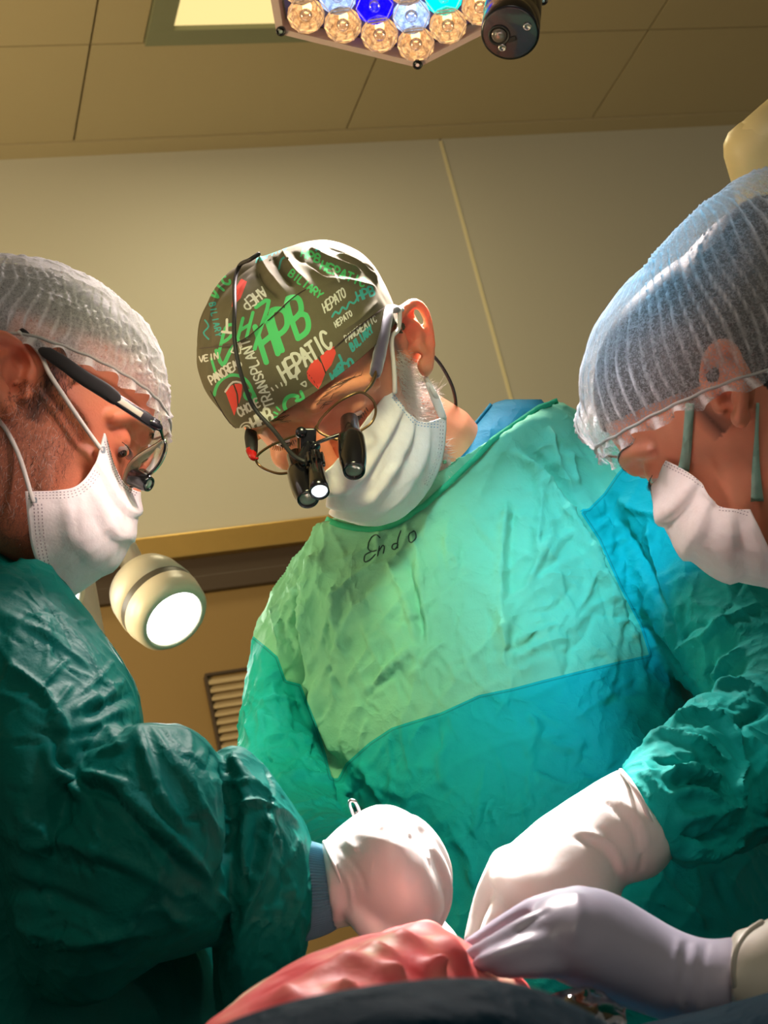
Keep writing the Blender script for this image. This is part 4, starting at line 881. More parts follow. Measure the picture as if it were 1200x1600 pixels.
# central mount
bx = np.array([RGT, -UPV, FWD]); mt = mk('mount', *box(PL(482, 686, 1.438), bx, (.013, .018, .010), .0018), M['black'], lp)
mk('mount_knob', *lathe(PL(471, 676, 1.434), dirv(PL(471, 676, 1.434), PL(466, 672, 1.42)), [(-.004, .0045), (.002, .0048), (.004, .004), (.004, .0003)], 16), M['black'], mt)
mk('mount_knob', *lathe(PL(490, 697, 1.434), dirv(PL(490, 697, 1.434), PL(500, 702, 1.43)), [(-.004, .004), (.004, .0042), (.005, .003), (.005, .0003)], 16), M['black'], mt)
mk('hinge_arm', *tube([PL(482, 695, 1.436), PL(478, 706, 1.430), PL(474, 716, 1.425), PL(478, 724, 1.42)], [.0042, .0046, .005, .0042], 10, 3), M['black'], mt)
mk('cross_bar', *tube([PL(474, 703, 1.432), PL(500, 690, 1.43), PL(540, 676, 1.432)], .0016, 8, 3), M['black'], mt)
M['barrel'] = plain('barrel_black', (0.004, 0.004, 0.006, 1), 0.22, 0.0, Coat_Weight=0.6)
M['frontlens'] = plain('front_lens', srgb(150, 160, 140), 0.05, 0.4, Coat_Weight=1.0)
def telescope(a, b, k):
    a = PL(*a); b = PL(*b); d = dirv(a, b); L = np.linalg.norm(b-a)
    o = mk('telescope', *lathe(a, d, [(-.002, .0060*k), (0, .0076*k), (.30*L, .0080*k), (.31*L, .0083*k), (.34*L, .0086*k), (.36*L, .0110*k), (.42*L, .0114*k), (.62*L, .0117*k), (.80*L, .0110*k), (.97*L, .0092*k), (L, .0088*k), (L, .0076*k), (.97*L, .0070*k), (.965*L, .0068*k)], 40, False), M['barrel'], lp)
    mk('front_lens', *lathe(a, d, [(.955*L, .0074*k), (.975*L, .0066*k), (.985*L, .004*k), (.988*L, .0003)], 28), M['frontlens'], o); return o
telescope((546, 656, 1.444), (553.5, 737, 1.392), 1.0)
telescope((462, 712, 1.450), (482, 781, 1.402), 1.0)
ha = PL(492, 718, 1.412); hb = PL(499.5, 769, 1.378); d = dirv(ha, hb); L = np.linalg.norm(hb-ha)
hl = mk('headlight', *lathe(ha, d, [(-.006, .0006), (-.006, .0058), (.10*L, .0060), (.25*L, .0058), (.30*L, .0064), (.8*L, .0076), (L, .0080), (L, .0070), (.96*L, .0064)], 32, False), M['barrel'], lp)
mk('headlight_lens', *lathe(ha, d, [(.93*L, .0068), (.98*L, .0058), (1.0*L, .003), (1.0*L, .0002)], 24), emis('headlight_face', (0.85, 0.95, 1, 1), 1.6), hl)
for k in range(10):
    a = k*math.pi/5; u_, w_, _ = axis_frame(d); c = ha+d*.002+(.0064)*(math.cos(a)*u_+math.sin(a)*w_)
    mk('clamp_fin', *box(c, [math.cos(a)*u_+math.sin(a)*w_, -math.sin(a)*u_+math.cos(a)*w_, d], (.0032, .0024, .012), .0004), M['black'], hl, False)
cab = []
for x, y, o_ in ((404, 397, .004), (390, 406, .004), (379, 420, .0045), (372, 444, .0045), (369, 484, .0045), (372, 529, .0045), (379, 570, .005), (392, 607, .006), (411, 645, .008)):
    h_ = cast(bvc, x, y, o_); cab.append(h_ if h_ is not None else PL(x, y, 1.5))
hb2 = cab[0]; back = cast(bvc, 425, 389, .003)
cab = ([back] if back is not None else [])+cab+[PL(430, 675, 1.452), PL(452, 705, 1.428), PL(466, 717, 1.418), PL(478, 722, 1.416)]
mk('cable', *tube(np.array(cab), .0019, 10, 5), M['rubber'], lp)
mk('cable', *tube([e0(hm, -.03, .082, .0), PL(664, 545, 1.60), PL(675, 554, 1.605), PL(688, 569, 1.61), PL(700, 589, 1.615), PL(708, 608, 1.62), PL(712, 628, 1.635), PL(712, 650, 1.66)], .0016, 10, 4), M['rubber'], lp)
# ------------------------------------------------------------------ the left surgeon
lft = empty('person', np.r_[P(-120, 1500, 1.30)[:2], 0.0], 'bearded surgeon at left in profile with white bouffant cap and dark green gown', 'person')
Rl = np.array([[.910, -.279, .308], [.393, .338, -.855], [.135, .899, .417]])
torso_l = [loft_px([(-170, 860, 30, 830, 1.42, .05), (-330, 1000, 100, 960, 1.34, .09), (-340, 1200, 150, 1150, 1.30, .11), (-340, 1500, 120, 1500, 1.28, .11), (-340, 1750, 120, 1750, 1.27, .11)], 24, 4)]+legs(P(-120, 1700, 1.28), RGT)
hl_ = make_head('left', lft, Rl, (-.282, -.074, 1.329), .95, M['skin_left'], [P(-60, 760, 1.42), P(-110, 860, 1.40)], torso_l, ruddy=[((-.016, -.084, .014), .02, .45), ((.08, -.03, .01), .03, .3)], stub=.7, nose=.95)
eyes(hl_, -1, lft, 'iris_dark'); eyes(hl_, 1, lft, 'iris_dark'); brow(hl_, -1, lft, M['hairdark'], 90); brow(hl_, 1, lft, M['hairdark'], 60)
# ------------------------------------------------------------------ the right surgeon
rgt = empty('person', np.r_[P(1420, 1400, 1.25)[:2], 0.0], 'surgeon at right in profile with blue tinged bouffant cap over dark hair', 'person')
Rr = np.array([[-.654, -.495, -.572], [.688, -.075, -.722], [.315, -.866, .389]])
torso_r = [loft_px([(1290, 900, 1400, 860, 1.24, .05), (1290, 1050, 1560, 1000, 1.22, .08), (1300, 1300, 1600, 1280, 1.20, .09), (1310, 1750, 1600, 1750, 1.18, .09)], 24, 4)]+legs(P(1450, 1700, 1.18), RGT)
hr_ = make_head('right', rgt, Rr, (.262, -.078, 1.254), .90, M['skin_right'], [P(1285, 785, 1.255), P(1330, 890, 1.24)], torso_r, ruddy=[((.07, .04, -.01), .03, .3)], nose=.90, stub=0.0, nr=.050)
eyes(hr_, 1, rgt, 'iris_dark'); eyes(hr_, -1, rgt, 'iris_dark'); brow(hr_, 1, rgt, M['hairdark'], 70, .00016); brow(hr_, -1, rgt, M['hairdark'], 60)
# ---- left surgeon: gown, bouffant cap, mask
gl = [loft_px([(-240, 800, 14, 752, 1.37, .07), (-330, 860, 52, 842, 1.345, .11), (-380, 940, 98, 922, 1.32, .14), (-390, 1010, 158, 1000, 1.29, .155), (-390, 1080, 203, 1072, 1.27, .16), (-390, 1160, 220, 1140, 1.26, .16), (-390, 1300, 210, 1290, 1.25, .16), (-390, 1450, 330, 1440, 1.25, .15), (-390, 1560, 390, 1560, 1.24, .14), (-390, 1700, 394, 1710, 1.24, .145)], 44, 5, .94),
  loft_px([(-60, 900, 60, 870, 1.25, .07), (-60, 980, 130, 960, 1.215, .095), (-40, 1080, 196, 1060, 1.18, .105), (-20, 1180, 210, 1150, 1.15, .105), (0, 1300, 190, 1300, 1.13, .10), (20, 1450, 190, 1450, 1.12, .09), (40, 1540, 170, 1545, 1.12, .06)], 36, 5),
  loft_px([(40, 1240, 40, 1540, 1.13, .07), (80, 1190, 80, 1560, 1.115, .085), (140, 1150, 145, 1562, 1.10, .09), (200, 1130, 205, 1526, 1.095, .088), (255, 1128, 260, 1498, 1.095, .082), (305, 1142, 305, 1486, 1.098, .075), (340, 1182, 345, 1470, 1.105, .064), (358, 1240, 362, 1440, 1.115, .04)], 36, 5),
  loft_px([(332, 1182, 335, 1560, 1.150, .05), (350, 1168, 352, 1590, 1.140, .066), (378, 1167, 376, 1585, 1.130, .070), (412, 1196, 410, 1580, 1.128, .064), (446, 1236, 444, 1550, 1.130, .056), (470, 1276, 468, 1515, 1.134, .050), (482, 1310, 480, 1462, 1.138, .045), (488, 1335, 490, 1450, 1.142, .040)], 36, 5)]
mk('gown_skirt', *loft_px([(-386, 1660, 388, 1670, 1.24, .138), (-390, 1850, 400, 1860, 1.24, .15), (-420, 3000, 420, 3000, 1.22, .18)], 48, 8, .94), M['gown_dark'], lft)
me = union(gl, .0025, 8, .5)
folds(me, [
 ([(0, 775), (30, 815), (60, 870), (92, 935)], 6, 4), ([(0, 800), (34, 850), (64, 905), (88, 945)], 6, -4), ([(0, 838), (36, 880), (66, 925), (84, 950)], 6, 4), ([(0, 870), (40, 905), (70, 940)], 6, -3),
 ([(0, 1033), (56, 1070), (84, 1112), (103, 1160)], 9, 7), ([(80, 1150), (77, 1197), (98, 1216), (140, 1248)], 8, 8), ([(95, 1150), (92, 1185), (115, 1205)], 7, -6), ([(155, 1084), (130, 1100), (110, 1116)], 6, 5), ([(206, 1084), (160, 1105), (122, 1128)], 6, -6), ([(212, 1105), (170, 1118), (130, 1140)], 5, 5), ([(195, 1060), (165, 1090), (135, 1108)], 5, 4),
 ([(108, 1206), (187, 1225), (201, 1248), (262, 1305), (323, 1370), (337, 1390)], 8, 8), ([(115, 1222), (180, 1245), (235, 1305), (300, 1375)], 9, -6), ([(218, 1140), (222, 1165), (234, 1206), (262, 1262), (293, 1305)], 7, 6), ([(225, 1125), (250, 1160), (290, 1220), (330, 1290), (345, 1340)], 9, 5),
 ([(150, 1180), (200, 1165), (225, 1135)], 8, 5), ([(110, 1180), (160, 1160), (200, 1128)], 8, -5), ([(340, 1190), (349, 1210), (361, 1253), (363, 1300), (345, 1366)], 8, -12),
 ([(361, 1267), (389, 1253), (424, 1258), (440, 1270)], 6, 5), ([(422, 1258), (417, 1309), (403, 1375), (384, 1422), (372, 1483), (347, 1534)], 7, 7), ([(405, 1270), (398, 1330), (380, 1400)], 8, -5), ([(460, 1290), (470, 1330), (469, 1389), (455, 1436), (445, 1483)], 7, 6), ([(440, 1290), (448, 1350), (440, 1420)], 8, -4), ([(355, 1175), (375, 1200), (410, 1230), (440, 1255)], 7, 3), ([(376, 1480), (365, 1440), (340, 1390)], 6, 5),
 ([(20, 1330), (100, 1320), (200, 1350), (280, 1400)], 14, 6), ([(0, 1390), (80, 1400), (180, 1440)], 12, -5), ([(30, 1450), (120, 1470), (220, 1460)], 14, 5), ([(270, 1310), (240, 1380), (200, 1430)], 12, 4), ([(0, 960), (60, 985), (110, 1020), (150, 1050)], 10, 4), ([(20, 1260), (60, 1300), (130, 1310)], 12, 4),
 ([(172, 1236), (200, 1248), (262, 1305), (323, 1370), (338, 1386)], 3.5, 4), ([(216, 1145), (222, 1165), (234, 1206), (262, 1262), (293, 1305)], 3, 2.5), ([(337, 1205), (341, 1290), (338, 1380)], 3.5, 4), ([(338, 1386), (360, 1440), (374, 1484)], 4, 4), ([(424, 1258), (419, 1309), (405, 1375), (388, 1418), (374, 1480)], 3.5, 4), ([(476, 1300), (471, 1389), (457, 1436), (447, 1483)], 3.5, 4), ([(76, 1190), (84, 1208), (110, 1230), (140, 1246), (156, 1248)], 3.5, 4), ([(78, 1110), (104, 1140), (100, 1165)], 3.5, 3), ([(0, 1050), (50, 1072), (80, 1108)], 4, 3), ([(361, 1267), (385, 1252), (424, 1256)], 3.5, 3), ([(250, 1135), (290, 1175), (330, 1205)], 4, 2.5), ([(372, 1180), (400, 1215), (432, 1250), (470, 1290)], 4, 2.5), ([(130, 1230), (165, 1210), (190, 1180)], 4, 2.5), ([(360, 1540), (345, 1570), (330, 1590)], 4, 3),
])
crumple(me, [(.07, 3.5, (.4, 1), 2.0, False), (.032, 2.0, (.6, .8), 1.8, True), (.015, .5, None, 1, False)])
smooth_me(me, 2, .4); creases(me, 36, (10, 1130, 340, 1480), (40, 20, 70), 31); creases(me, 22, (340, 1190, 480, 1520), (100, 75, 40), 32); creases(me, 26, (0, 860, 200, 1120), (45, 20, 150), 33); me.name = 'gown'; gown_l = link('gown', me, M['gown_dark'], lft)
def rim_l(a):
    x = -.004+.112*math.cos(a); y = .0860*math.sin(a); return np.array([x, y, (.031+.12*x if x > -.02 else .0286+.45*(x+.02))+.0004*math.sin(a*34)])
def bouff(h, parent, rimf, apex, prof, wr, bul, gap, mat, ruff, name='bouffant_cap', cr=1.0, nsk=34):
    V, F, kk, rim = dome(h, rimf, apex, prof, 420, 130, wr, bul, gap)
    o = mk(name, V, F, mat, parent); sattr(o.data, 'pleat', kk)
    crumple(o.data, [(.022, cr, None, 1, False), (.010, cr*.5, None, 1, True)])
    # elastic and ruffle
    th = np.linspace(0, 2*np.pi, 420, endpoint=False); c = rim.mean(0); R = V[:420]; out = h['T'](rim*1.0+(rim-c)*0)-R
    cw = R.mean(0); axis = h['T']([c+np.array([0, 0, 1.0])])[0]-h['T']([c])[0]; axis /= np.linalg.norm(axis)
    rad = R-cw; rad /= np.linalg.norm(rad, axis=1)[:, None]
    mk('elastic', *tube(np.r_[R+rad*.0008, R[:1]+rad[:1]*.0008], .0013*h['sc'], 6, 1, False), M['elastic'], o)
    rows = []; rs = np.random.RandomState(3); ph = rs.rand(6)*6
    for k in range(9):
        t = k/8; w = np.sin(th*nsk+1.2*np.sin(th*5+ph[0]))*(.25+t); w2 = .75+.25*np.sin(th*nsk*.5+ph[1])
        rows.append(R-axis*(ruff*t*w2)[:, None]+rad*(.0005+.0030*t*w+.002*t)[:, None]*1.0)
    rows = np.array(rows); k, n, _ = rows.shape; f = [(i*n+j, i*n+(j+1) % n, (i+1)*n+(j+1) % n, (i+1)*n+j) for i in range(k-1) for j in range(n)]
    r = mk('ruffle', rows.reshape(-1, 3), f, mat, o); sattr(r.data, 'pleat', np.concatenate([np.clip(np.sin(th*nsk+1.2*np.sin(th*5+ph[0])), 0, 1)**3*.8 for _ in range(9)]))
    return o
M['elastic'] = plain('elastic_band', srgb(176, 176, 172), .8)
capl = bouff(hl_, lft, rim_l, (-.030, 0, .120), (.60, .04, .25, 1.05), pleats(36, .0042, .02, .85, 4, .22, 2.2), [(0, .3, .0, .12, (.004, 0, -.004))], .009, M['bouffant'], .011, cr=2.2)
mlk = mask_patch('face_mask', [[(164, 677, 1.270), (146, 728, 1.262), (112, 763, 1.246), (39, 768, 1.236)], [(170, 697, 1.280), (160, 752, 1.264), (125, 802, 1.242), (43, 807, 1.234)], [(180, 730, 1.292), (176, 782, 1.275), (140, 842, 1.250), (50, 857, 1.240)], [(190, 752, 1.304), (194, 802, 1.290), (162, 862, 1.268), (68, 900, 1.254)], [(205, 765, 1.316), (209, 808, 1.306), (180, 866, 1.290), (90, 930, 1.274)], [(218, 769, 1.330), (215, 806, 1.328), (190, 872, 1.316), (112, 932, 1.304)], [(215, 772, 1.35), (209, 806, 1.36), (182, 868, 1.35), (120, 920, 1.34)]], lft, M['mask'], [(.30, .0028, .10, 0), (.53, .0028, .10, 0), (.76, .0026, .10, 0)], 12, 14,
   [([(135, 755), (150, 790), (160, 830)], 6, 2), ([(148, 735), (160, 790), (185, 840)], 7, -2), ([(118, 770), (120, 830), (125, 890)], 6, 1.6), ([(170, 720), (195, 780), (205, 820)], 6, 1.5)], .8)
welds('weld', mlk, [[(45, 771), (80, 770), (112, 768), (134, 755), (148, 735)]], M['maskdot'], 3, 4.5, 5.5)
welds('weld', mlk, [[(53, 790), (58, 850), (72, 915)]], M['maskdot'], 3, -6, 5.5, 2.4, 3)
welds('weld', mlk, [[(166, 690), (178, 730), (192, 757), (214, 772)]], M['maskdot'], 2, 4, 4)
bvl = bvh_of(mlk.data)
def spot_weld(x, y): return ribbon(bvl, [(x-5, y), (x, y), (x+5, y)], 11, .001, 3, True)
mk('loop_weld', *spot_weld(53, 783), M['greyblue'] if 'greyblue' in M else plain('weld_spot', srgb(150, 160, 165), .7), mlk); mk('loop_weld', *spot_weld(158, 703), bpy.data.materials['weld_spot'], mlk)
mk('ear_loop', *tube([P(158, 702, 1.268), P(146, 686, 1.268), P(122, 652, 1.262), P(98, 616, 1.258), P(76, 582, 1.256), e0(hl_, -.004, -.080, .022), e0(hl_, -.024, -.087, .028)], .0017, 8, 4), M['loop'], mlk)
mk('ear_loop', *tube([P(52, 783, 1.232), P(46, 764, 1.238), P(36, 730, 1.244), P(26, 703, 1.248), P(10, 672, 1.252), e0(hl_, -.014, -.078, -.040), e0(hl_, -.030, -.082, -.02)], .0017, 8, 4), M['loop'], mlk)
strands('beard', hl_, lft, lambda X: ((X[:, 2] < -.005) & (X[:, 2] > -.115) & (X[:, 0] < .052+.3*X[:, 2]*0) & (X[:, 0] > -.012) & (X[:, 1] < -.03)).astype(float), 3200, .0040, .00010, M['hairbrown'], (.2, -.1, -1.0), .8, .3)
strands('grey_beard', hl_, lft, lambda X: ((X[:, 2] < -.0) & (X[:, 2] > -.10) & (X[:, 0] < .045) & (X[:, 0] > -.005) & (X[:, 1] < -.03)).astype(float), 420, .0050, .00010, M['hairgrey'], (.3, -.1, -1.0), .9, .4)
strands('sideburn', hl_, lft, lambda X: ((X[:, 2] < .045) & (X[:, 2] > -.02) & (X[:, 0] < .030-.0*X[:, 2]) & (X[:, 0] > .004) & (X[:, 1] < -.05)).astype(float), 900, .006, .00014, M['hairdark'], (.3, -.1, -1.0), .6, .4)
# ---- loupes of the left surgeon
l2 = empty('surgical_loupes', P(225, 720, 1.30), 'black armed loupes worn by the left surgeon, seen from the side', 'loupes')
rim = [(255, 686, 1.286), (244, 694, 1.293), (227, 704, 1.301), (211, 715, 1.308), (201, 727, 1.314), (195, 743, 1.318), (191, 762, 1.318), (205, 761, 1.312), (222, 751, 1.302), (232, 741, 1.296), (242, 732, 1.291), (250, 721, 1.287), (256, 707, 1.284), (258, 694, 1.284)]
w = np.array([P(*p) for p in rim]); w2_ = catmull(np.r_[w, w[:1]], 4)
fr2 = mk('frame_rim', *tube(w2_, .0010, 8), M['black'], l2)
c = w.mean(0); lensn = hl_['T']([(1, 0, 0)])[0]-hl_['T']([(0, 0, 0)])[0]; lensn /= np.linalg.norm(lensn)
q = w2_[:-1]; n = len(q); V = np.r_[q, q+lensn*.0022, [c-lensn*.0005], [c+lensn*.003]]
M['lensedge'] = glass_mat('lens_edge', (.97, .98, .96, 1), .15); M['bevel'] = plain('lens_bevel', srgb(205, 200, 180), .25)
mk('lens_bevel', *tube(catmull(np.array([P(x-1, y+3, d-.001) for x, y, d in rim[0:8]]), 4), .0013, 8), M['bevel'], fr2)
mk('lens', V, [(i, (i+1) % n, n+(i+1) % n, n+i) for i in range(n)]+[((i+1) % n, i, 2*n) for i in range(n)]+[(n+i, n+(i+1) % n, 2*n+1) for i in range(n)], M['lensedge'], fr2)
far = w-lensn*.006+(hl_['T']([(0, .062, 0)])[0]-hl_['T']([(0, 0, 0)])[0])*1.05
fr3 = mk('frame_rim', *tube(catmull(np.r_[far, far[:1]], 4), .0010, 8), M['black'], l2)
mk('nose_bridge', *tube([w[4], (w[4]+far[1])/2+lensn*.004, far[1]], .0012, 8, 4), M['black'], l2)
ta, tb = P(176, 620, 1.262), P(240, 662, 1.272); dd = dirv(ta, tb)
side = hl_['T']([(0, -1, 0)])[0]-hl_['T']([(0, 0, 0)])[0]; side /= np.linalg.norm(side); sd = side-(side@dd)*dd; sd /= np.linalg.norm(sd); upb = np.cross(dd, sd)
arm = mk('temple_arm', *box((ta+tb)/2, [dd, upb, sd], (np.linalg.norm(tb-ta)+.008, .0088, .0026), .0011), M['black'], l2)
mk('inlay', *box((ta+tb)/2-dd*.004+sd*.0012, [dd, upb, sd], (np.linalg.norm(tb-ta)*.62, .0046, .0010), .0004), plain('inlay_grey', srgb(186, 180, 158), .4), arm)
mk('temple_hinge', *tube([tb-dd*.001, tb+dd*.005, P(252, 674, 1.276), P(255, 686, 1.284)], [.0040, .0032, .0016, .0012], 10, 4, True, .6, sd), M['black'], l2)
M['sleeve'] = plain('black_sleeve', (0.014, 0.013, 0.014, 1), .95, Sheen_Weight=.15)
slv = mk('temple_sleeve', *tube([P(178, 621, 1.263), P(160, 608, 1.262), P(130, 590, 1.260), P(100, 568, 1.260), P(72, 550, 1.262), e0(hl_, -.004, -.081, .026), e0(hl_, -.022, -.086, .030)], [.0058, .0062, .0060, .0056, .0050, .004, .003], 14, 4, True, .6, sd), M['sleeve'], l2); crumple(slv.data, [(.003, .3, None, 1, False)])
def scope(a, b, r, parent):
    d = dirv(a, b); L = np.linalg.norm(b-a)
    o = mk('telescope', *lathe(a, d, [(0, r*.5), (0, r*.95), (.06*L, r), (.75*L, r), (.92*L, r*.9), (L, r*.84), (L, r*.66), (.95*L, r*.6)], 32, False), M['barrel'], parent)
    mk('front_lens', *lathe(a, d, [(.93*L, r*.66), (.97*L, r*.5), (.99*L, r*.2), (.992*L, .0002)], 20), M['frontlens'], o)
scope(P(206, 745, 1.304), P(234, 757, 1.296), .0068, l2)
a = far.mean(0)+lensn*.002; scope(a-lensn*.004, a-lensn*.004+dirv(P(206, 745, 1.304), P(234, 757, 1.296))*.010, .0060, l2)
# ---- right surgeon: hair, bouffant cap, mask, gown
def rim_r(a):
    x = -.010+.114*math.cos(a); y = .0920*math.sin(a); return np.array([x, y, (-.004+.50*x if x < .07 else .031+.65*(x-.07))+.0004*math.sin(a*30)])
hv, hf, _, _ = dome(hr_, lambda a: rim_r(a)*np.array([.92, .86, 1])+np.array([0, 0, .012]), (-.085, 0, .118), (.6, .05, .3, 1.0), 160, 60, pleats(30, .002, 0, 1, 9), [], .004)
mk('hair', hv, hf, M['hairdark'], rgt)
mk('hair_bun', *[ball(e0(hr_, -.090, 0, .080), .034, 24, 16)][0], M['hairdark'], rgt)
capr = bouff(hr_, rgt, rim_r, (-.070, 0, .134), (.50, .05, .30, .95), pleats(31, .0042, .01, .9, 11, .22, 2.6), [(0, .9, .22, .20, (.026, 0, .004)), (np.pi, 1.0, .55, .30, (-.010, 0, .012)), (1.75, .45, .05, .22, (0, .013, 0)), (-1.75, .45, .05, .22, (0, -.013, 0))], .016, M['bouffant_thin'], .013, cr=1.2, nsk=40)
mrk = mask_patch('face_mask', [[(1040, 720, 1.222), (1090, 748, 1.200), (1122, 790, 1.190), (1172, 796, 1.178)], [(1035, 730, 1.230), (1072, 778, 1.206), (1115, 830, 1.188), (1190, 832, 1.176)], [(1030, 742, 1.240), (1055, 795, 1.218), (1105, 858, 1.198), (1207, 872, 1.180)], [(1023, 752, 1.246), (1041, 804, 1.230), (1100, 876, 1.214), (1216, 908, 1.197)], [(1019, 761, 1.252), (1032, 812, 1.242), (1094, 886, 1.234), (1208, 921, 1.218)], [(1022, 764, 1.28), (1038, 810, 1.276), (1100, 880, 1.266), (1204, 914, 1.25)]], rgt, M['mask'], [(.35, .0042, .10, 0), (.58, .0042, .10, 0), (.80, .0038, .10, 0)], 12, 14,
   [([(1120, 790), (1105, 830), (1092, 870)], 6, 2.2), ([(1152, 800), (1160, 850), (1165, 900)], 6, -2.2), ([(1172, 800), (1185, 850), (1192, 910)], 6, 2), ([(1095, 760), (1110, 780), (1120, 795)], 6, 2)], .7)
welds('weld', mrk, [[(1042, 722), (1082, 744), (1104, 760)]], M['maskdot'], 2, 5, 5); welds('weld', mrk, [[(1126, 788), (1150, 790), (1172, 796)]], M['maskdot'], 3, 5, 5)
bh = hr_['bvh']
def tie(name, pts, ws):
    C = [cast(bh, x, y, .0022) for x, y in pts]
    C = [c if c is not None else P(x, y, 1.19) for c, (x, y) in zip(C, pts)]
    C = catmull(np.array(C), 5); W = np.interp(np.linspace(0, 1, len(C)), np.linspace(0, 1, len(ws)), ws); t = np.gradient(C, axis=0); s = np.cross(t, C-CAM); s /= np.linalg.norm(s, axis=1)[:, None]
    hw = (W*1.22/FPX/2)[:, None]; o = mk(name, *grid(np.stack([C+s*hw, C, C-s*hw], 1)), M['loopgreen'], mrk); solid(o, .0010, 0)
tie('mask_tie', [(1080, 630), (1078, 660), (1075, 700), (1070, 736)], [14, 14, 15, 18]); tie('mask_tie', [(1184, 630), (1183, 680), (1182, 730), (1184, 782)], [5, 6, 12, 20])
gr = [loft_px([(1232, 912, 1400, 830, 1.24, .075), (1228, 960, 1440, 870, 1.225, .09), (1226, 1010, 1520, 930, 1.215, .10), (1230, 1110, 1600, 1050, 1.205, .115), (1240, 1320, 1640, 1290, 1.20, .12), (1250, 1600, 1640, 1600, 1.19, .12), (1255, 1900, 1640, 1900, 1.18, .13), (1250, 3000, 1700, 3000, 1.16, .15)], 40, 5),
  loft_px([(1480, 1000, 1650, 1120, 1.22, .08), (1420, 1180, 1580, 1300, 1.14, .085), (1350, 1290, 1480, 1450, 1.08, .08), (1290, 1370, 1330, 1560, 1.03, .06), (1228, 1420, 1235, 1590, .995, .045), (1206, 1440, 1208, 1590, .985, .036)], 32, 5)]
me = union(gr, .0055, 5, .5); crumple(me, [(.06, 3.5, (.4, 1), 2, False), (.03, 1.5, None, 1, True)]); me.name = 'gown'; gown_r = link('gown', me, M['gown_dark'], rgt)
# ------------------------------------------------------------------ gloved hands
def chain(pts, n=14, sub=4):
    return tube(np.array([P(x, y, d) for x, y, d, _ in pts]), [r*d/FPX for _, _, d, r in pts], n, sub)
def glove(name, parts, mat, parent, fl=(), vox=.0022, cr=(.02, .5)):
    me = union(parts, vox, 6, .5); folds(me, fl); crumple(me, [(cr[0], cr[1], None, 1, False)]); me.name = name
    return link(name, me, mat, parent)
def rib_cuff(name, secs, parent, mat, n=96, amp=.0009):
    V, F = loft_px(secs, n*4, 5); k = len(secs[0]); nr = (len(V)-2)//(n*4); R = V[:-2].reshape(nr, n*4, 3); c = R.mean(1)[:, None]; th = np.arange(n*4)
    R = R+(R-c)/np.linalg.norm(R-c, axis=2)[..., None]*(amp*np.sin(th*2*np.pi/4))[None, :, None]
    return mk(name, *rings(R), mat, parent)
# left surgeon's right hand: knit cuff, glove, fingers closed on a needle holder
rib_cuff('knit_cuff', [(476, 1316, 470, 1468, 1.140, .036), (486, 1318, 492, 1462, 1.140, .037), (500, 1322, 516, 1452, 1.140, .038), (512, 1326, 534, 1440, 1.139, .037)], lft, M['cuff'])
gf = [loft_px([(502, 1318, 520, 1452, 1.139, .0405), (509, 1314, 534, 1446, 1.138, .0415), (524, 1299, 550, 1444, 1.136, .041), (546, 1281, 574, 1448, 1.132, .043), (572, 1265, 604, 1456, 1.128, .046), (598, 1258, 640, 1456, 1.126, .047), (622, 1266, 672, 1444, 1.128, .044), (646, 1282, 692, 1420, 1.134, .036), (664, 1304, 692, 1396, 1.140, .022)], 36, 5),
  chain([(604, 1292, 1.128, 36), (640, 1300, 1.15, 25), (668, 1340, 1.175, 21), (662, 1400, 1.18, 18), (640, 1440, 1.17, 16)]), chain([(635, 1302, 1.125, 32), (668, 1322, 1.142, 25), (688, 1370, 1.155, 21), (676, 1425, 1.155, 18), (640, 1455, 1.15, 16)]),
  chain([(655, 1330, 1.12, 28), (678, 1360, 1.13, 24), (688, 1405, 1.135, 20), (668, 1450, 1.13, 18), (630, 1468, 1.125, 15)]), chain([(640, 1380, 1.115, 27), (664, 1405, 1.118, 22), (668, 1440, 1.118, 18), (640, 1470, 1.115, 16), (606, 1476, 1.115, 14)]),
  chain([(556, 1400, 1.112, 34), (572, 1440, 1.10, 24), (600, 1468, 1.10, 20), (626, 1480, 1.11, 16)])]
glove('glove', gf, M['glove'], lft, [([(512, 1335), (545, 1380), (552, 1430)], 5, 1.4), ([(526, 1320), (560, 1360), (575, 1400)], 5, -1.0), ([(538, 1310), (560, 1330)], 5, 1), ([(590, 1262), (600, 1300)], 9, 1.5), ([(632, 1280), (640, 1310)], 9, 1.5), ([(672, 1320), (668, 1345)], 9, 1.5), ([(548, 1300), (590, 1310), (640, 1330)], 10, .8)])
mk('glove_rim', *tube(np.array([P(x, y, d) for x, y, d in ((507, 1316, 1.128), (520, 1345, 1.106), (536, 1385, 1.098), (541, 1420, 1.104), (534, 1446, 1.122))]), .0016, 8, 5), M['glove'], lft)
nh = empty('needle_holder', P(555, 1265, 1.17), 'steel instrument with looped end held in the left surgeon gloved fist', 'instrument')
mk('shank', *tube(np.array([P(560, 1272, 1.15), P(600, 1350, 1.165), P(650, 1470, 1.16)]), .0022, 10, 3), M['steel'], nh)
lpz = [P(563, 1272, 1.15), P(556, 1254, 1.148), P(549, 1251, 1.148), P(546, 1256, 1.148), P(553, 1274, 1.15), P(562, 1284, 1.152)]
mk('finger_ring', *tube(np.array(lpz+lpz[:1]), .0013, 8, 4), M['steel'], nh)
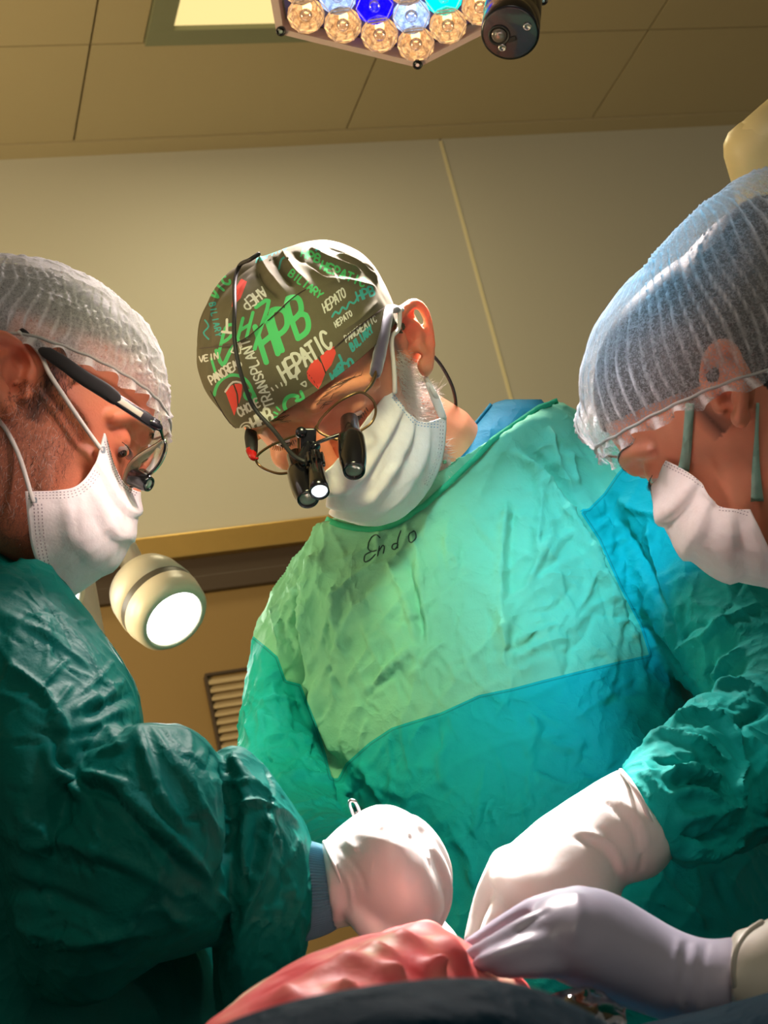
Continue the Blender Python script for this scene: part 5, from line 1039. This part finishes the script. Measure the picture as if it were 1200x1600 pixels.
# middle surgeon's left hand over the field
gm2 = [loft_px([(972, 1203, 1052, 1322, 1.238, .041), (962, 1206, 1046, 1342, 1.235, .043), (940, 1218, 1025, 1364, 1.230, .043), (915, 1233, 1000, 1374, 1.224, .041), (888, 1250, 972, 1384, 1.218, .040), (855, 1272, 965, 1420, 1.210, .043), (822, 1298, 945, 1452, 1.202, .045), (792, 1325, 905, 1474, 1.194, .044), (772, 1350, 862, 1480, 1.188, .036), (764, 1375, 830, 1470, 1.184, .022)], 36, 5),
  chain([(796, 1352, 1.195, 34), (770, 1385, 1.20, 24), (752, 1425, 1.20, 19), (738, 1470, 1.19, 15)]), chain([(815, 1385, 1.185, 34), (785, 1425, 1.18, 24), (765, 1465, 1.175, 19), (752, 1500, 1.165, 15)]), chain([(845, 1420, 1.178, 32), (815, 1458, 1.17, 23), (795, 1492, 1.16, 18)]), chain([(880, 1440, 1.175, 28), (855, 1475, 1.165, 20), (838, 1502, 1.155, 16)]),
  chain([(905, 1340, 1.24, 30), (850, 1385, 1.255, 22), (805, 1430, 1.25, 18), (780, 1465, 1.24, 14)])]
glove('glove', gm2, M['glove'], mid, [([(935, 1245), (985, 1290), (1000, 1340)], 6, -1.8), ([(955, 1240), (1000, 1280), (1015, 1330)], 7, 1.5), ([(890, 1305), (945, 1330), (968, 1375)], 7, -2.0), ([(900, 1295), (955, 1320), (978, 1370)], 6, 1.8), ([(990, 1235), (1030, 1275), (1035, 1320)], 6, 1.2), ([(1005, 1330), (1000, 1365)], 5, -1.5)])
mk('glove_rim', *tube(np.array([P(x, y, d) for x, y, d in ((970, 1204, 1.230), (985, 1222, 1.205), (1003, 1252, 1.195), (1019, 1289, 1.197), (1036, 1324, 1.212), (1047, 1340, 1.232))]), .0018, 8, 5), M['glove'], mid)
# middle surgeon's right hand, behind the left surgeon's fist
glove('glove', [loft_px([(520, 1395, 610, 1338, 1.272, .038), (550, 1415, 630, 1360, 1.25, .038), (590, 1440, 660, 1380, 1.225, .034), (630, 1470, 690, 1412, 1.205, .022)], 28, 4)]+[chain([(620+k*14, 1400+k*12, 1.225-k*.006, 22), (660+k*12, 1425+k*13, 1.215, 18), (690+k*8, 1465+k*8, 1.20, 14)]) for k in range(4)]+[chain([(585, 1420, 1.22, 22), (620, 1462, 1.20, 18), (660, 1485, 1.19, 14)])], M['glove'], mid, (), .003)
# right surgeon's glove across the field, shade painted into its grey
gg = [loft_px([(1150, 1466, 1146, 1592, .980, .034), (1120, 1470, 1115, 1592, .978, .034), (1085, 1466, 1078, 1592, .974, .035), (1050, 1452, 1040, 1590, .970, .036), (1010, 1428, 1002, 1578, .964, .038), (970, 1404, 960, 1564, .957, .040), (930, 1390, 920, 1548, .950, .040), (890, 1392, 880, 1532, .944, .036), (855, 1402, 848, 1515, .940, .028), (830, 1416, 828, 1500, .938, .016)], 36, 5),
  chain([(905, 1415, .955, 34), (840, 1424, .958, 25), (785, 1450, .955, 20), (735, 1478, .948, 15)]), chain([(900, 1440, .935, 34), (835, 1450, .925, 25), (780, 1474, .92, 20), (735, 1494, .918, 15)]), chain([(890, 1475, .925, 32), (835, 1482, .912, 24), (785, 1496, .906, 19), (750, 1506, .905, 15)]), chain([(890, 1505, .925, 27), (845, 1508, .91, 21), (805, 1514, .905, 17), (780, 1518, .905, 13)]),
  chain([(950, 1440, .985, 32), (880, 1425, 1.00, 24), (815, 1450, 1.0, 20), (765, 1484, .985, 15)])]
glove('glove', gg, M['glove_grey'], rgt, [([(1062, 1462), (1052, 1520), (1060, 1585)], 5, 1.8), ([(1075, 1466), (1068, 1530), (1075, 1588)], 4, -1.4), ([(1088, 1468), (1082, 1530), (1092, 1588)], 5, 1.4), ([(1105, 1468), (1100, 1520), (1108, 1585)], 5, -1.2), ([(900, 1392), (905, 1430), (890, 1480)], 12, 2), ([(860, 1420), (800, 1460)], 8, -1.5)])
go = mk('glove', *cat([loft_px([(1228, 1425, 1235, 1600, .992, .043), (1200, 1440, 1204, 1594, .985, .041), (1172, 1452, 1172, 1590, .980, .039), (1152, 1460, 1148, 1580, .978, .0375), (1144, 1470, 1142, 1570, .977, .034)], 40, 5)]), M['glove_beige'], rgt)
crumple(go.data, [(.02, 1.0, None, 1, False)])
mk('glove_rim', *tube(np.array([P(x, y, d) for x, y, d in ((1190, 1441, .965), (1168, 1456, .955), (1152, 1480, .944), (1146, 1510, .941), (1148, 1545, .944), (1155, 1582, .956))]), .0017, 8, 5), M['glove_beige'], rgt)
# ------------------------------------------------------------------ the draped patient on the table
pt = empty('person', np.r_[P(640, 1600, .85)[:2], 0.0], 'patient under dark green drapes with the operated pink abdomen between the hands', 'person')
def sheet(name, net, mat, parent, sa=8, sb=8, th=.003, cr=None):
    G = spline_net([[P(*c) for c in row] for row in net], sa, sb); o = mk(name, *grid(G), mat, parent, True, True)
    if cr: crumple(o.data, cr)
    if th: solid(o, th, 0)
    return o
rows = [[(120, 2300, .50), (400, 2300, .50), (640, 2300, .50), (900, 2300, .50), (1300, 2300, .50)], [(120, 1900, .52), (400, 1750, .52), (640, 1700, .52), (900, 1740, .52), (1300, 1900, .52)], [(160, 1720, .56), (380, 1612, .56), (620, 1556, .56), (860, 1580, .56), (1200, 1760, .56)],
  [(200, 1690, .62), (400, 1592, .62), (620, 1543, .62), (830, 1552, .62), (1100, 1700, .62)], [(240, 1690, .68), (420, 1600, .68), (620, 1552, .68), (800, 1556, .68), (1050, 1690, .68)], [(240, 1740, .74), (420, 1640, .74), (620, 1590, .74), (800, 1590, .74), (1050, 1740, .74)]]
sheet('drape', rows, M['drape'], pt, 8, 10, .003, [(.05, 1.5, None, 1, False)])
ab = [loft_px([(300, 1622, 320, 1800, .80, .05), (350, 1590, 370, 1800, .80, .07), (430, 1545, 440, 1800, .82, .10), (510, 1508, 520, 1800, .84, .12), (590, 1478, 600, 1800, .87, .12), (660, 1468, 670, 1800, .90, .11), (720, 1478, 730, 1800, .92, .09), (790, 1515, 790, 1800, .93, .06), (850, 1560, 850, 1800, .93, .04)], 36, 5)]
rs = np.random.RandomState(5)
for x, y, d, r in ((400, 1572, .80, 22), (450, 1545, .80, 26), (500, 1522, .82, 28), (545, 1500, .83, 30), (590, 1486, .85, 32), (630, 1470, .88, 34), (660, 1462, .93, 36), (665, 1452, .97, 30), (620, 1466, .96, 30), (560, 1485, .92, 28), (700, 1475, .90, 28), (720, 1492, .89, 24), (690, 1500, .86, 26), (620, 1510, .83, 26), (540, 1535, .80, 24), (470, 1565, .79, 22)):
    ab.append(ball(P(x, y, d), np.array([1.2, .9, 1.0])*r*d/FPX, 16, 10))
me = union(ab, .0032, 45, .5); crumple(me, [(.03, 1.6, None, 1, False), (.012, .5, None, 1, False)]); me.name = 'abdomen'; link('abdomen', me, M['tissue'], pt)
# patient's body and drape over it on the table
bp = P(640, 1700, .9); tb_ = empty('operating_table', np.r_[bp[:2], 0.0], 'operating table under the green drapes, lower edge of the picture', 'table')
tx = np.array([RGT[0], RGT[1], 0]); tx /= np.linalg.norm(tx); ty = np.array([-tx[1], tx[0], 0])
mk('table_top', *box(np.r_[bp[:2], .86]-ty*.55, [tx, ty, Z3], (.44, 1.35, .08), .02), M['rubber'], tb_, False)
mk('column', *box(np.r_[bp[:2], .44]-ty*.55, [tx, ty, Z3], (.28, .35, .76), .03), M['steel'], tb_, False)
mk('base', *box(np.r_[bp[:2], .04]-ty*.55, [tx, ty, Z3], (.40, .9, .08), .03), M['steel'], tb_, False)
D_ = []
for a in np.linspace(-1, 1, 41):
    row = []
    for b_ in np.linspace(-1, 1, 33):
        x = b_*.27; y = -.55+a*.66; k_ = .5+.5*a; z = .90+(.07+.105*k_)*max(0, 1-(b_*1.02)**2)**.5 if abs(b_) < .93 else .925-(abs(b_)-.93)*5.5
        row.append(np.r_[bp[:2], 0]+tx*x+ty*y+Z3*z)
    D_.append(row)
dr = mk('body_drape', *grid(np.array(D_)), M['drape'], pt, True, True); crumple(dr.data, [(.06, 3, None, 1, False)]); solid(dr, .003, 0)
# green drape corner near the grey glove, clear suction film below it
sheet('drape', [[(960, 1640, .90), (1040, 1610, .90), (1120, 1596, .90), (1250, 1560, .90)], [(980, 1610, .85), (1060, 1592, .85), (1130, 1576, .85), (1260, 1540, .85)], [(960, 1660, .80), (1060, 1640, .80), (1140, 1640, .80), (1260, 1620, .80)], [(960, 1800, .80), (1060, 1800, .80), (1140, 1800, .80), (1260, 1800, .80)]], M['drape'], pt, 8, 8, .003, [(.04, 1, None, 1, False)])
M['film'] = glass_mat('clear_film', (.80, .76, .82, 1), 1.0)
sp = sheet('suction_pouch', [[(850, 1560, .90), (890, 1545, .89), (930, 1548, .90), (975, 1575, .90)], [(845, 1600, .88), (885, 1590, .87), (930, 1592, .87), (978, 1605, .88)], [(850, 1700, .88), (890, 1700, .87), (930, 1700, .87), (978, 1700, .88)]], M['film'], None, 8, 10, .0015, [(.015, 2, None, 1, True)])
tagit(sp, 'crumpled clear plastic film pouch hanging below the grey glove', 'plastic film')
